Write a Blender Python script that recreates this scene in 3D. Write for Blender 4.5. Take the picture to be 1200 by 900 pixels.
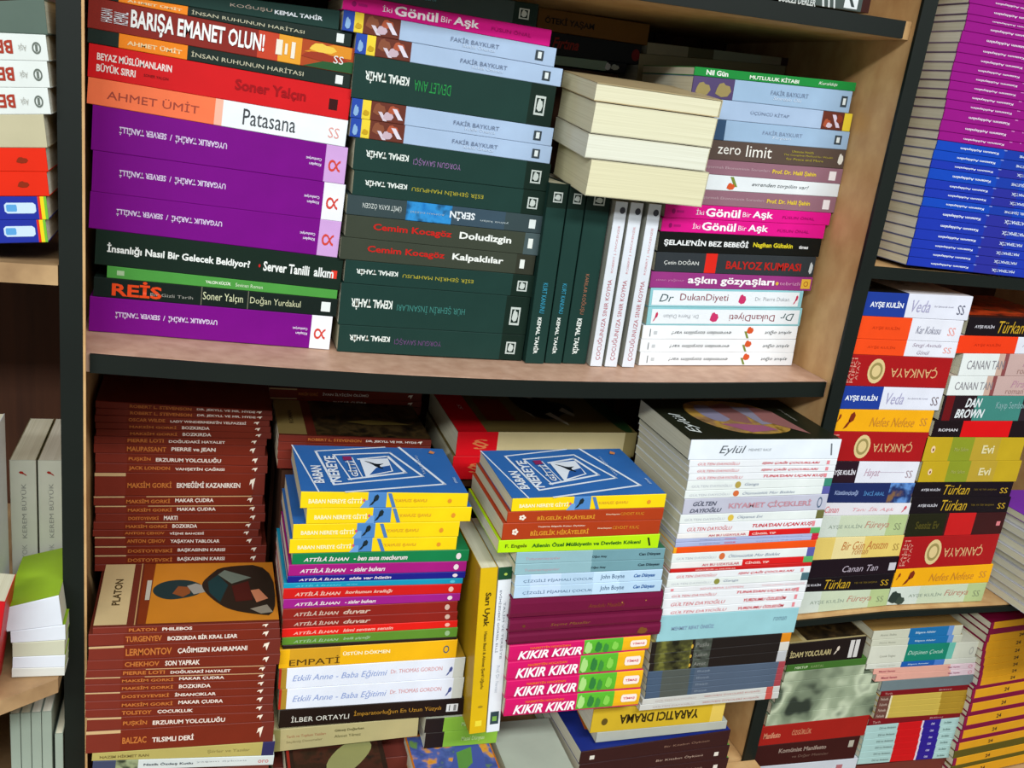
import bpy, math, random
from mathutils import Matrix, Vector
for o in list(bpy.data.objects): bpy.data.objects.remove(o)
scene = bpy.context.scene; COL = scene.collection
R = random.Random(7); ZO = 1.55      # ZO: eye height above the shop floor
# ---------------- camera
cd = bpy.data.cameras.new('camera'); cam = bpy.data.objects.new('camera', cd); COL.objects.link(cam)
cd.sensor_width = 36; cd.lens = 1108.225/1200*36; cd.clip_start = .02
r_, d_, f_ = (0.949988854541362, -0.2851729497753704, 0.12726965452763292), (0.03218240683406477, -0.3159730994499596, -0.9482221749750055), (0.3106211018870671, 0.904896341654865, -0.29099337092460426)
cam.matrix_world = Matrix(((r_[0], -d_[0], -f_[0], 0), (r_[1], -d_[1], -f_[1], -.89), (r_[2], -d_[2], -f_[2], ZO), (0, 0, 0, 1)))
scene.camera = cam
# ---------------- light
scene.view_settings.view_transform = 'Standard'; scene.view_settings.look = 'None'
scene.view_settings.gamma = 1; scene.view_settings.use_curve_mapping = False
scene.view_settings.exposure = 0.0
w = bpy.data.worlds.new('shop_ambience'); scene.world = w; w.use_nodes = True
w.node_tree.nodes['Background'].inputs[0].default_value = (.92, 1, .96, 1); w.node_tree.nodes['Background'].inputs[1].default_value = .27
def ceiling_light(x, y, z, sx, sy, e, col=(.95, .99, 1)):
    l = bpy.data.lights.new('fluorescent_light', 'AREA'); l.shape = 'RECTANGLE'; l.size = sx; l.size_y = sy; l.energy = e; l.color = col
    o = bpy.data.objects.new('fluorescent_light', l); COL.objects.link(o); o.location = (x, y, z)
    return o
ceiling_light(.9, -1.7, 2.75, 2.0, .4, 82)
ceiling_light(-1.5, -2.5, 2.75, 2.6, .5, 165)
# ---------------- materials
MATS = {}
def lin(h):
    v = [int(h[i:i+2], 16)/255 for i in (1, 3, 5)]
    return tuple((c/12.92 if c <= .04045 else ((c+.055)/1.055)**2.4) for c in v)+(1,)
def nodes(m): m.use_nodes = True; return m.node_tree.nodes, m.node_tree.links, m.node_tree.nodes['Principled BSDF']
def mat(c, rough=.42):
    k = (c, rough)
    if k in MATS: return MATS[k]
    m = bpy.data.materials.new('print_'+c.replace('#', '').replace(':', '_').replace(',', '_')[:30]); n, l, b = nodes(m); b.inputs['Roughness'].default_value = rough
    b.inputs['Specular IOR Level'].default_value = .16
    if c.startswith('art:') or c.startswith('face:'):
        tc = n.new('ShaderNodeTexCoord'); no = n.new('ShaderNodeTexNoise'); ra = n.new('ShaderNodeValToRGB'); ra.color_ramp.interpolation = 'EASE'
        if c.startswith('art:'):
            cols = c[4:].split(','); no.inputs['Scale'].default_value = 42; no.inputs['Detail'].default_value = 3; l.new(tc.outputs['Object'], no.inputs['Vector'])
        else:
            cols = ['#2e352c', '#6f7a64', '#8f9a80', '#b6bfa4', '#4f5a4a']; no.inputs['Scale'].default_value = 19; no.inputs['Detail'].default_value = 2
            ge = n.new('ShaderNodeNewGeometry'); l.new(ge.outputs['Position'], no.inputs['Vector'])
        e = ra.color_ramp.elements
        while len(e) < len(cols): e.new(.5)
        for i, h in enumerate(cols): e[i].position = .3+.4*i/(len(cols)-1); e[i].color = lin(h)
        l.new(no.outputs['Fac'], ra.inputs['Fac']); l.new(ra.outputs['Color'], b.inputs['Base Color'])
    else:
        tc = n.new('ShaderNodeTexCoord'); no = n.new('ShaderNodeTexNoise'); no.inputs['Scale'].default_value = 30; no.inputs['Detail'].default_value = 4
        mx = n.new('ShaderNodeMixRGB'); mx.blend_type = 'MULTIPLY'; mx.inputs['Fac'].default_value = .22; mx.inputs['Color1'].default_value = lin(c)
        l.new(tc.outputs['Object'], no.inputs['Vector']); l.new(no.outputs['Fac'], mx.inputs['Color2']); l.new(mx.outputs['Color'], b.inputs['Base Color'])
    MATS[k] = m; return m
def paper(c):
    k = ('paper', c)
    if k in MATS: return MATS[k]
    m = bpy.data.materials.new('page_edges'); n, l, b = nodes(m); b.inputs['Roughness'].default_value = .9; b.inputs['Specular IOR Level'].default_value = .1
    tc = n.new('ShaderNodeTexCoord'); mp = n.new('ShaderNodeMapping'); mp.inputs['Scale'].default_value = (4, 4, 900); no = n.new('ShaderNodeTexNoise'); no.inputs['Scale'].default_value = 1
    ra = n.new('ShaderNodeValToRGB'); a = lin(c); ra.color_ramp.elements[0].position = .3; ra.color_ramp.elements[1].position = .65
    ra.color_ramp.elements[0].color = (a[0]*.86, a[1]*.85, a[2]*.81, 1); ra.color_ramp.elements[1].color = a
    l.new(tc.outputs['Object'], mp.inputs['Vector']); l.new(mp.outputs['Vector'], no.inputs['Vector']); l.new(no.outputs['Fac'], ra.inputs['Fac']); l.new(ra.outputs['Color'], b.inputs['Base Color'])
    MATS[k] = m; return m
def wood(name, c1, c2, sc, rough=.5):
    m = bpy.data.materials.new(name); n, l, b = nodes(m); b.inputs['Roughness'].default_value = rough; b.inputs['Specular IOR Level'].default_value = .3
    tc = n.new('ShaderNodeTexCoord'); mp = n.new('ShaderNodeMapping'); mp.inputs['Scale'].default_value = sc; no = n.new('ShaderNodeTexNoise'); no.inputs['Scale'].default_value = 1; no.inputs['Detail'].default_value = 6
    ra = n.new('ShaderNodeValToRGB'); ra.color_ramp.elements[0].position = .35; ra.color_ramp.elements[1].position = .68; ra.color_ramp.elements[0].color = lin(c1); ra.color_ramp.elements[1].color = lin(c2)
    l.new(tc.outputs['Object'], mp.inputs['Vector']); l.new(mp.outputs['Vector'], no.inputs['Vector']); l.new(no.outputs['Fac'], ra.inputs['Fac']); l.new(ra.outputs['Color'], b.inputs['Base Color'])
    return m
WOOD = wood('beech_board', '#b98f5e', '#cba572', (40, 40, 30)); SHELFM = wood('worn_shelf_board', '#b58e76', '#c9a48c', (55, 55, 30)); BACK = wood('dark_back_board', '#2e160c', '#54301a', (26, 3, 1.2), .6)
EDGE = wood('black_edging', '#050d08', '#09120c', (8, 8, 8), .55); TAN = wood('tan_edging', '#8e6f4e', '#b8966c', (20, 20, 20)); FLOORM = wood('grey_floor', '#6a6862', '#86837a', (6, 6, 1))
# ---------------- mesh helpers
def link(name, me, parent=None, loc=None):
    o = bpy.data.objects.new(name, me); COL.objects.link(o)
    if parent: o.parent = parent
    if loc: o.location = loc
    return o
def mesh(name, v, f, mats, idx=None):
    me = bpy.data.meshes.new(name); me.from_pydata(v, [], f)
    for m in mats: me.materials.append(m)
    if idx: me.polygons.foreach_set('material_index', idx)
    me.update(); return me
BF = [(0, 3, 2, 1), (4, 5, 6, 7), (0, 1, 5, 4), (1, 2, 6, 5), (2, 3, 7, 6), (3, 0, 4, 7)]
def boxv(x0, y0, z0, x1, y1, z1): return [(x0, y0, z0), (x1, y0, z0), (x1, y1, z0), (x0, y1, z0), (x0, y0, z1), (x1, y0, z1), (x1, y1, z1), (x0, y1, z1)]
def box(name, a, b, m, parent=None):
    c = [(a[i]+b[i])/2 for i in range(3)]; h = [(b[i]-a[i])/2 for i in range(3)]
    o = link(name, mesh(name, boxv(*[-x for x in h], *h), BF, [m]), parent, c); return o
def tag(o, label=None, cat=None, group=None, kind=None):
    for k, v in (('label', label), ('category', cat), ('group', group), ('kind', kind)):
        if v: o[k] = v
    return o
def empty(name, loc=(0, 0, 0)):
    o = bpy.data.objects.new(name, None); COL.objects.link(o); o.location = loc; o.empty_display_size = .02; return o
TXT = {}
def text_mesh(s, fl):
    k = (s, 'b' in fl, 'i' in fl)
    if k in TXT: return TXT[k]
    cu = bpy.data.curves.new('lettering', 'FONT'); cu.body = s; cu.resolution_u = 2; cu.size = 1; cu.shear = .28 if 'i' in fl else 0; cu.offset = .028 if 'b' in fl else 0
    o = bpy.data.objects.new('lettering', cu); COL.objects.link(o)
    dg = bpy.context.evaluated_depsgraph_get(); me = bpy.data.meshes.new_from_object(o.evaluated_get(dg)); bpy.data.objects.remove(o); bpy.data.curves.remove(cu)
    xs = [v.co.x for v in me.vertices]; ys = [v.co.y for v in me.vertices]
    if not xs: xs = ys = [0, 1]
    x0, x1, y0, y1 = min(xs), max(xs), min(ys), max(ys)
    for v in me.vertices: v.co = ((v.co.x-(x0+x1)/2)/(x1-x0), 0, (v.co.y-(y0+y1)/2)/(y1-y0))
    me.name = 'lettering'; me.materials.clear(); me.materials.append(None); TXT[k] = me; return me
def poly2(pts): return [(x, 0, z) for x, z in pts], [tuple(range(len(pts)))]
def circ(n, r=.5, cx=0, cz=0): return [(cx+r*math.cos(2*math.pi*i/n), cz+r*math.sin(2*math.pi*i/n)) for i in range(n)]
def shape(kind):
    if kind == 'dot': return poly2(circ(18))
    if kind == 'ring':
        v = [(x, 0, z) for x, z in circ(18)+circ(18, .34)]; return v, [(i, (i+1) % 18, 18+(i+1) % 18, 18+i) for i in range(18)]
    if kind == 'frame':
        v = [(x, 0, z) for x, z in [(-.5, -.5), (.5, -.5), (.5, .5), (-.5, .5), (-.36, -.38), (.36, -.38), (.36, .38), (-.36, .38)]]; return v, [(i, (i+1) % 4, 4+(i+1) % 4, 4+i) for i in range(4)]
    if kind == 'bird': return poly2([(-.5, -.1), (-.1, .1), (.1, -.5), (.3, .0), (.5, .5), (.05, .4), (-.3, .35)])
    if kind == 'blob': return poly2([(-.5, -.3), (-.1, -.5), (.3, -.42), (.5, -.05), (.36, .3), (.1, .34), (-.05, .5), (-.3, .4), (-.42, .1)])
    if kind == 'leaf':
        a = [(-.5, -.5), (-.15, -.38), (.1, -.1), (.02, .06), (-.25, -.2)]; b = [(-.1, .0), (.1, -.12), (.4, 0), (.5, .3), (.3, .5), (.02, .36)]
        return [(x, 0, z) for x, z in a+b], [tuple(range(5)), tuple(range(5, 11))]
    if kind == 'slash': return poly2([(-.1, .5), (-.5, .5), (.1, -.5), (.5, -.5)][::-1])
    if kind == 'slant': return poly2([(-.5, -.5), (.5, -.5), (.5, .5), (.1, .5)])
    if kind == 'flower':
        v, f = [], []
        for k in range(5):
            a = 2*math.pi*k/5; p = circ(8, .2, .3*math.cos(a), .3*math.sin(a)); f.append(tuple(range(len(v), len(v)+8))); v += [(x, 0, z) for x, z in p]
        return v, f
    if kind == 'pill': return poly2([(-.42, -.5), (.42, -.5), (.5, -.3), (.5, .3), (.42, .5), (-.42, .5), (-.5, .3), (-.5, -.3)])
    return poly2([(-.5, -.5), (.5, -.5), (.5, .5), (-.5, .5)])
SH = {}
def emblem_mesh(kind):
    if kind not in SH:
        v, f = shape(kind); SH[kind] = mesh('emblem', v, f, [None])
    return SH[kind]
def setmat(o, m):
    o.material_slots[0].link = 'OBJECT'; o.material_slots[0].material = m
# ---------------- cover tops
class Top:
    """draws flat print on the upper board; u runs along the spine, b from spine to fore edge"""
    def __init__(s, par, L, t0, t1, d): s.__dict__.update(par=par, L=L, t0=t0, t1=t1, d=d, k=0)
    def z(s, u): return s.t0+(s.t1-s.t0)*u+.0003+s.k*.00007
    def poly(s, name, pts, c):
        if len(pts) > 5:      # rounded outline
            for _ in (0, 1): pts = [((1-f)*a[0]+f*b[0], (1-f)*a[1]+f*b[1]) for a, b in zip(pts, pts[1:]+pts[:1]) for f in (.25, .75)]
        s.k += 1; v = [((u-.5)*s.L, b*s.d, s.z(u)) for u, b in pts]
        return link(name, mesh(name, v, [tuple(range(len(v)))], [mat(c)]), s.par)
    def line(s, name, pts, wd, c):
        s.k += 1; v, f = [], []; P = [Vector(((u-.5)*s.L, b*s.d)) for u, b in pts]
        for a, b in zip(P, P[1:]):
            n = (b-a).normalized(); n = Vector((-n.y, n.x))*wd/2; e = (b-a).normalized()*wd/2; q = [a-e-n, b+e-n, b+e+n, a-e+n]
            f.append(tuple(range(len(v), len(v)+4))); v += [(p.x, p.y, s.z(p.x/s.L+.5)) for p in q]
        return link(name, mesh(name, v, f, [mat(c)]), s.par)
    def text(s, st, u, b, wd, ht, c, fl='', rot=0):   # rot 90: reads away from the spine
        s.k += 1; o = link('cover_lettering', text_mesh(st, fl), s.par, ((u-.5)*s.L, b*s.d, s.z(u))); o.scale = (wd, 1, ht)
        o.matrix_local = Matrix.Translation(o.location) @ Matrix.Rotation(math.radians(rot), 4, 'Z') @ Matrix.Rotation(math.radians(-90), 4, 'X') @ Matrix.Diagonal((wd, 1, ht, 1)); setmat(o, mat(c)); return o
def top_baban(T):
    W = '#e4ecf6'
    T.line('cover_frame', [(.0, .99), (.10, .0)], .0016, W)
    T.line('cover_frame', [(.60, .995), (.14, .86), (.20, .14)], .0026, W); T.line('cover_frame', [(.70, .995), (.88, .18), (.26, .0)], .0032, W)
    T.line('cover_frame', [(.25, .78), (.62, .86), (.765, .34), (.20, .14)], .0030, W); T.line('cover_frame', [(.25, .78), (.31, .24)], .0016, W)
    T.line('cover_frame', [(.40, .69), (.595, .77), (.665, .41), (.30, .25)], .0036, W); T.line('cover_frame', [(.36, .72), (.385, .28)], .0012, W)
    T.poly('cover_picture', [(.405, .30), (.59, .43), (.58, .53), (.50, .46), (.415, .39)][:2]+[(.59, .60), (.59, .72), (.405, .68)], W)
    T.poly('cover_picture', [(.43, .34), (.58, .44), (.585, .56), (.49, .50)], '#2a5aa0')
    T.poly('cover_picture', [(.42, .66), (.47, .585), (.49, .52), (.53, .47), (.535, .49), (.51, .55), (.56, .60), (.50, .58), (.47, .62)], '#141c24')
    T.poly('cover_picture', [(.30, .65), (.353, .665), (.355, .745), (.30, .74)], '#8a2a58')
    T.text('BABAN', .115, .34, .36*T.d, .062*T.L, W, 'b', 90); T.text('NEREYE', .215, .46, .56*T.d, .066*T.L, W, 'b', 90); T.text('GİTTİ', .335, .47, .34*T.d, .055*T.L, W, 'b', 90)
    T.text('YAVUZ ŞAVLI', .785, .58, .42*T.d, .022*T.L, '#b8cce4', '', 90); T.text('timas', .955, .25, .12*T.d, .02*T.L, '#c4d8ee', 'i', 90)
    T.poly('cover_emblem', [(.88, .86), (.91, .84), (.925, .88), (.90, .92)], '#d88a50')
def top_platon(T):
    T.poly('cover_picture', [(0, .03), (.17, .03), (.17, 1), (0, 1)], '#c6ae80'); T.text('PLATON', .095, .53, .42*T.d, .045*T.L, '#4a3a20', 'b', 90)
    T.poly('cover_picture', [(.225, .03), (1, .03), (1, 1), (.225, 1)], '#c47a22'); T.poly('cover_picture', [(.225, .03), (.27, .03), (.29, 1), (.225, 1)], '#7a3014')
    T.line('cover_frame', [(.212, .02), (.212, 1)], .0012, '#b89060')
    T.poly('cover_picture', [(.28, .55), (.31, .44), (.38, .38), (.46, .40), (.56, .46), (.58, .60), (.50, .70), (.40, .71), (.32, .66)], '#1c3234')
    T.poly('cover_picture', [(.40, .48), (.46, .42), (.50, .48), (.50, .58), (.43, .60)], '#8a4a24'); T.poly('cover_picture', [(.48, .60), (.52, .46), (.60, .50), (.60, .58), (.53, .64)], '#9a948a')
    T.poly('cover_picture', [(.56, .64), (.62, .80), (.68, .93), (.99, .96), (.995, .08), (.86, .12), (.72, .20), (.64, .34), (.58, .50)], '#2a2018')
    T.poly('cover_picture', [(.60, .66), (.66, .78), (.72, .60), (.67, .32), (.61, .48)], '#16383a'); T.poly('cover_picture', [(.66, .78), (.70, .86), (.86, .72), (.74, .62)], '#6a7468')
    T.poly('cover_picture', [(.74, .58), (.84, .66), (.86, .34), (.76, .32)], '#4a1a14'); T.poly('cover_picture', [(.85, .50), (.90, .52), (.95, .36), (.88, .30)], '#c07a58'); T.poly('cover_picture', [(.84, .2), (.94, .26), (.97, .14), (.90, .12)], '#8a8070')
    T.poly('cover_picture', [(.25, .38), (.275, .38), (.278, .70), (.252, .70)], '#b8b0a0')
def top_darkart(T):
    T.poly('cover_picture', [(0, .03), (.18, .03), (.18, 1), (0, 1)], '#a08a52'); T.text('ROMAN', .095, .5, .36*T.d, .03*T.L, '#4a3a20', 'b', 90)
    T.poly('cover_picture', [(.24, .03), (1, .03), (1, 1), (.24, 1)], 'art:#17120c,#2c2214,#4a3a20,#1c1810'); T.poly('cover_picture', [(.46, .42), (.60, .36), (.92, .40), (.80, .46), (.62, .50)], '#7a6a34')
def top_eylul(T):
    T.poly('cover_picture', [(.20, .50), (.26, .30), (.36, .16), (.5, .12), (.66, .14), (.76, .22), (.80, .45), (.78, .75), (.66, .92), (.46, .96), (.28, .92), (.2, .75)], 'art:#6a5220,#a8843c,#8a6a48,#5a4424')
    T.poly('cover_picture', [(.30, .86), (.27, .60), (.33, .40), (.42, .44), (.48, .60), (.44, .80)], '#86829a'); T.poly('cover_picture', [(.40, .80), (.44, .42), (.54, .36), (.60, .70), (.52, .88)], '#8a5e5c')
    T.poly('cover_picture', [(.32, .36), (.46, .16), (.66, .22), (.60, .32), (.44, .36)], '#9a5a76'); T.poly('cover_picture', [(.55, .80), (.60, .34), (.68, .36), (.70, .76)], '#8a8698'); T.poly('cover_picture', [(.68, .84), (.64, .42), (.84, .12), (.80, .66)], '#94625f')
    T.text('Eylül', .10, .38, .46*T.d, .085*T.L, '#dce4e0', 'i', 90); T.text('mehmet rauf', .88, .58, .3*T.d, .02*T.L, '#9a968c', '', 90)
def top_atli(T):
    T.poly('cover_picture', [(0, 0), (.155, 0), (.155, 1), (0, 1)], '#d0101c'); T.text('SS', .1, .55, .12*T.d, .02*T.L, '#e8d8d0', 'i', 90)
    T.poly('cover_picture', [(.92, 0), (1, 0), (1, 1), (.90, 1), (.89, .6), (.91, .3)], '#1e3a1c'); T.poly('cover_picture', [(.2, .25), (.36, .25), (.36, .75), (.2, .75)], '#7a2a16')
    T.poly('cover_picture', [(.42, .92), (.44, .50), (.50, .30), (.60, .28), (.68, .44), (.74, .40), (.76, .62), (.62, .76), (.56, .96)], '#181810')
    for q in ([(.44, .50), (.48, .40), (.485, .30), (.46, .42)], [(.56, .40), (.64, .14), (.645, .20), (.60, .44)], [(.66, .48), (.72, .34), (.735, .40), (.70, .56)], [(.52, .80), (.57, .76), (.56, .90), (.53, .92)]): T.poly('cover_picture', q, '#b0a890')
def top_veda(T):
    T.poly('cover_picture', [(0, 0), (.40, 0), (.36, 1), (0, 1)], '#14120f'); T.poly('cover_picture', [(.05, .35), (.22, .25), (.28, .5), (.1, .75)], '#a09478'); T.text('Veda', .62, .5, .3*T.d, .08*T.L, '#a8a4a8', 'i', 90)
def top_turkan(T):
    T.poly('cover_picture', [(.0, .08), (1, .08), (1, 1), (0, 1)], 'art:#3a1a10,#8a2a12,#b03a14,#4a3018')
def top_lacivert(T):
    T.poly('cover_picture', [(.10, .25), (.17, .22), (.19, .4), (.13, .55)], '#d06a2c')
def top_elma(T):
    T.poly('cover_picture', [(.08, .1), (.95, .1), (.95, .97), (.08, .97)], 'art:#17100c,#2a1810,#3a1c14,#15100e'); T.line('cover_frame', [(.03, .98), (.03, .3), (.99, .3)], .003, '#8a2018')
    T.poly('cover_picture', [(.35, .5), (.5, .4), (.7, .48), (.92, .7), (.8, .8), (.55, .72)], '#8a8a58'); T.line('cover_frame', [(.50, .97), (.62, .84), (.72, .92), (.66, .99)], .004, '#b0602c')
def top_alev(T):
    T.poly('cover_picture', [(.02, .05), (.98, .05), (.98, .97), (.02, .97)], 'art:#b8641c,#c88a30,#4a5a9a,#3c4a86,#5a7a40')
    T.poly('cover_picture', [(.2, .4), (.45, .6), (.6, .9), (.9, .85), (.8, .4), (.5, .2)], '#44529a'); T.poly('cover_picture', [(.5, .5), (.7, .62), (.75, .8), (.55, .75)], '#5a8a40'); T.poly('cover_picture', [(.05, .2), (.3, .3), (.25, .6), (.08, .6)], '#d89a30')
TOPS = dict(elma=top_elma, alev=top_alev, baban=top_baban, platon=top_platon, darkart=top_darkart, eylul=top_eylul, atli=top_atli, veda=top_veda, turkan=top_turkan, lacivert=top_lacivert)
# ---------------- a book: cover, spine (with its lettering and emblems), pages.  x along the spine, y into the shelf, z through the thickness
PAGE = ['#d6d2bc', '#cfccba', '#dad7c8', '#ccc8b0']
def book(e, L, t0, t1, d, D, top=True, flat=False):
    def V(x, y, f): return ((x-.5)*L, y, (t0+(t1-t0)*x)*f if f <= 1 else 0)
    bt = .0007; tm = (t0+t1)/2; fb = bt/tm; hc = D.get('hc'); rn = .004 if hc else (.0018 if D.get('round') else .0005)
    v = []; f = []
    for z0, z1 in ((0, fb), (1-fb, 1)):
        o = len(v); v += [V(0, .0009, z0), V(1, .0009, z0), V(1, d, z0), V(0, d, z0), V(0, .0009, z1), V(1, .0009, z1), V(1, d, z1), V(0, d, z1)]; f += [tuple(o+i for i in q) for q in BF]
    cov = link('cover', mesh('cover', v, f, [mat(D['c'])]), e)
    bands = sorted(D['b']); us = [0.]
    for a, b, c in bands: us += [a, b]
    us = sorted(set([round(min(max(u, 0), 1), 4) for u in us]+[1.])); ms = [mat(D['s'])]; mi = []
    def ci(u):
        for a, b, c in bands:
            if a <= u <= b:
                m = mat(c)
                if m not in ms: ms.append(m)
                return ms.index(m)
        return 0
    prof = [(.0015+rn, 0), (rn, 0), (rn*.3, .08), (0, .28), (0, .72), (rn*.3, .92), (rn, 1), (.0015+rn, 1)] if rn > .001 else [(.0012, 0), (.0004, 0), (0, min(.1, .0005/tm)), (0, 1-min(.1, .0005/tm)), (.0004, 1), (.0012, 1)]
    n = len(prof); v = [V(u, y, z) for u in us for y, z in prof]; f = []
    for i in range(len(us)-1):
        k = ci((us[i]+us[i+1])/2)
        for j in range(n-1): f.append((i*n+j, (i+1)*n+j, (i+1)*n+j+1, i*n+j+1)); mi.append(k)
        f.append((i*n+n-1, (i+1)*n+n-1, (i+1)*n, i*n)); mi.append(k)
    f.append(tuple(range(n))[::-1]); mi.append(ci(.0001)); f.append(tuple((len(us)-1)*n+j for j in range(n))); mi.append(ci(.9999))
    sp = link('spine', mesh('spine', v, f, ms, mi), e)
    i0 = (.003 if hc else .0003)/L; g = fb*1.05
    y0 = .0014+rn; y1 = d-(.003 if hc else .0006)
    pv = [V(i0, y0, g), V(1-i0, y0, g), V(1-i0, y1, g), V(i0, y1, g), V(i0, y0, 1-g), V(1-i0, y0, 1-g), V(1-i0, y1, 1-g), V(i0, y1, 1-g)]
    link('pages', mesh('pages', pv, BF, [paper(R.choice(PAGE))]), e)
    dz = t1-t0
    def place(o, ua, ub, h, vc, c, k, extra=0):
        u = (ua+ub)/2; t = t0+dz*u
        o.matrix_local = Matrix.Translation(((u-.5)*L, -.00022-k*.00006, vc*t)) @ Matrix.Rotation(-math.atan2(dz*vc, L)+extra, 4, 'Y') @ Matrix.Diagonal(((ub-ua)*L if not extra or abs(extra) > 2 else h*t, 1, h*t if not extra or abs(extra) > 2 else (ub-ua)*L, 1)); setmat(o, mat(c))
    k = 0
    for kind, a, b, v0, v1, c in D['e']:
        k += 1
        o = link('emblem', text_mesh(kind[4:], '') if kind.startswith('txt:') else emblem_mesh(kind), sp); place(o, a, b, v1-v0, (v0+v1)/2, c, k)
    for st, a, b, h, vc, c, fl in D['t']:
        k += 1; o = link('lettering', text_mesh(st, fl), sp); place(o, a, b, h, vc, c, k, math.pi if 'f' in fl else (-math.pi/2 if 'r' in fl else 0))
    if top and D.get('top'): TOPS[D['top']](Top(cov, L, t0, t1, d))
DES = {}
def D(k, s, c, b, t, e, **kw): DES[k] = dict(s=s, c=c, b=b, t=t, e=e, **kw)
D('fill', '#6a3028', '#6a3028', [], [], [])
D('kt_kogus', '#1d3a34', '#1d3a34', [], [('KOĞUŞU',.55,.72,.3,.52,'#b9a99a',''),('KEMAL TAHİR',.73,.93,.3,.5,'#e6ecf2','b')], [])
D('insan', '#1f2c27', '#1f2c27', [[.11,.36,'#f58a20']], [('AHMET ÜMİT',.14,.34,.4,.5,'#f7d9a6','b'),('İNSAN RUHUNUN HARİTASI',.375,.81,.4,.5,'#c8c4a8','s')], [('box',.94,.97,.2,.8,'#e8ecea')])
D('baris', '#8a2a22', '#8a2a22', [[.62,.7,'#c8452c'],[.7,.79,'#e8a030'],[.79,1,'#b04a24']], [('HASAN',.045,.085,.42,.5,'#e6ecf2','r'),('KEMAL',.09,.14,.42,.5,'#e6ecf2','r'),('BARIŞA EMANET OLUN!',.15,.645,.8,.5,'#f4f6f4','bc')], [('slant',.8,.99,.55,.98,'#e0902a'),('blob',.82,.93,.6,.95,'#f0c850'),('slant',.8,1,.02,.45,'#2c5a34'),('blob',.79,.98,.3,.62,'#a03a24'),('txt:SS',.92,.96,.3,.6,'#e8ecea'),('box',.69,.715,.25,.8,'#f0e8d8'),('box',.725,.735,.3,.7,'#f0e8d8'),('box',.75,.765,.2,.8,'#f0e8d8')])
D('beyaz', '#d41a1f', '#d41a1f', [], [('BEYAZ MÜSLÜMANLARIN',.03,.3,.26,.68,'#f6e6e0','b'),('BÜYÜK SIRRI',.03,.17,.26,.34,'#f6e6e0','b'),('SONER YALÇIN',.2,.29,.1,.32,'#5a1010',''),('Soner Yalçın',.54,.82,.42,.5,'#a01018','b')], [('box',.915,.95,.25,.6,'#3a1414')])
D('patasana', '#eef2f6', '#eef2f6', [[0,.47,'#f97a4e'],[.47,.5,'#f6b8a0']], [('AHMET ÜMİT',.07,.41,.4,.5,'#a2473a',''),('Patasana',.58,.79,.6,.5,'#44484c','s')], [('txt:SS',.925,.97,.25,.65,'#e6a39c')])
D('uyg_p', '#780684', '#6a1078', [[.91,1,'#cfa2da']], [('UYGARLIK TARİHİ  /  SERVER TANİLLİ',.1,.51,.19,.52,'#d8c6e4','fb'),('Cumhuriyet',.83,.895,.1,.58,'#e0d0ea','fb'),('Kitapları',.845,.895,.1,.44,'#e0d0ea','fb')], [('txt:∝',.925,.975,.3,.62,'#d4483c')])
D('uyg_w', '#780684', '#6a1078', [[.91,1,'#eeeef4']], [('UYGARLIK TARİHİ  /  SERVER TANİLLİ',.1,.51,.19,.52,'#d8c6e4','fb'),('Cumhuriyet',.83,.895,.1,.58,'#e0d0ea','fb'),('Kitapları',.845,.895,.1,.44,'#e0d0ea','fb')], [('txt:∝',.925,.975,.3,.62,'#d4483c')])
D('insanlik', '#16281f', '#16281f', [], [('İnsanlığı Nasıl Bir Gelecek Bekliyor?',.045,.61,.34,.5,'#eef2ee','b'),('Server Tanilli',.665,.86,.3,.5,'#eef2ee','b'),('alkım',.88,.965,.3,.5,'#e8ecea','b')], [('dot',.645,.653,.44,.54,'#d02020'),('box',.955,.98,.35,.6,'#e03c2c')])
D('yesil', '#4d9a42', '#4d9a42', [], [('YALÇIN KÜÇÜK',.41,.52,.4,.5,'#e6f2da','b'),('Sevinen Roman',.54,.66,.36,.5,'#d6e8c8','')], [('box',.04,.07,.3,.7,'#a8c49a')])
D('reis', '#14201c', '#14201c', [[.422,.426,'#6a6a5a'],[.614,.618,'#6a6a5a']], [('REİS',.07,.265,.86,.55,'#e84a1c','b'),('Bir Gizli Tarih',.22,.39,.16,.36,'#9a9a92',''),('Soner Yalçın',.43,.595,.52,.5,'#d2d8b0',''),('Doğan Yurdakul',.625,.84,.5,.5,'#c8cca6','')], [('box',.93,.97,.25,.8,'#e6ecea')])
D('kt_top', '#3c4a48', '#3c4a48', [[.87,1,'#14271f']], [('KEMAL TAHİR',.055,.265,.27,.52,'#e6ece6','fb'),('KURT KANUNU',.29,.46,.25,.5,'#6aa6b0','f')], [('frame',.9,.955,.25,.72,'#c6cec8'),('blob',.912,.943,.34,.66,'#c6cec8')])
D('kt_devlet', '#1d3a34', '#1d3a34', [[.87,1,'#14271f']], [('KEMAL TAHİR',.055,.265,.27,.52,'#e6ece6','fb'),('DEVLET ANA',.29,.47,.25,.5,'#2a9048','f')], [('frame',.9,.955,.25,.72,'#c6cec8'),('blob',.912,.943,.34,.66,'#c6cec8')])
D('kt_yorgun', '#1d3a34', '#1d3a34', [[.87,1,'#14271f']], [('KEMAL TAHİR',.055,.265,.27,.52,'#e6ece6','fb'),('YORGUN SAVAŞÇI',.29,.53,.25,.5,'#8a6a9a','f')], [('frame',.9,.955,.25,.72,'#c6cec8'),('blob',.912,.943,.34,.66,'#c6cec8')])
D('kt_esir', '#1d3a34', '#1d3a34', [[.87,1,'#14271f']], [('KEMAL TAHİR',.055,.265,.27,.52,'#e6ece6','fb'),('ESİR ŞEHRİN MAHPUSU',.29,.66,.25,.5,'#b0a838','f')], [('frame',.9,.955,.25,.72,'#c6cec8'),('blob',.912,.943,.34,.66,'#c6cec8')])
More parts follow.
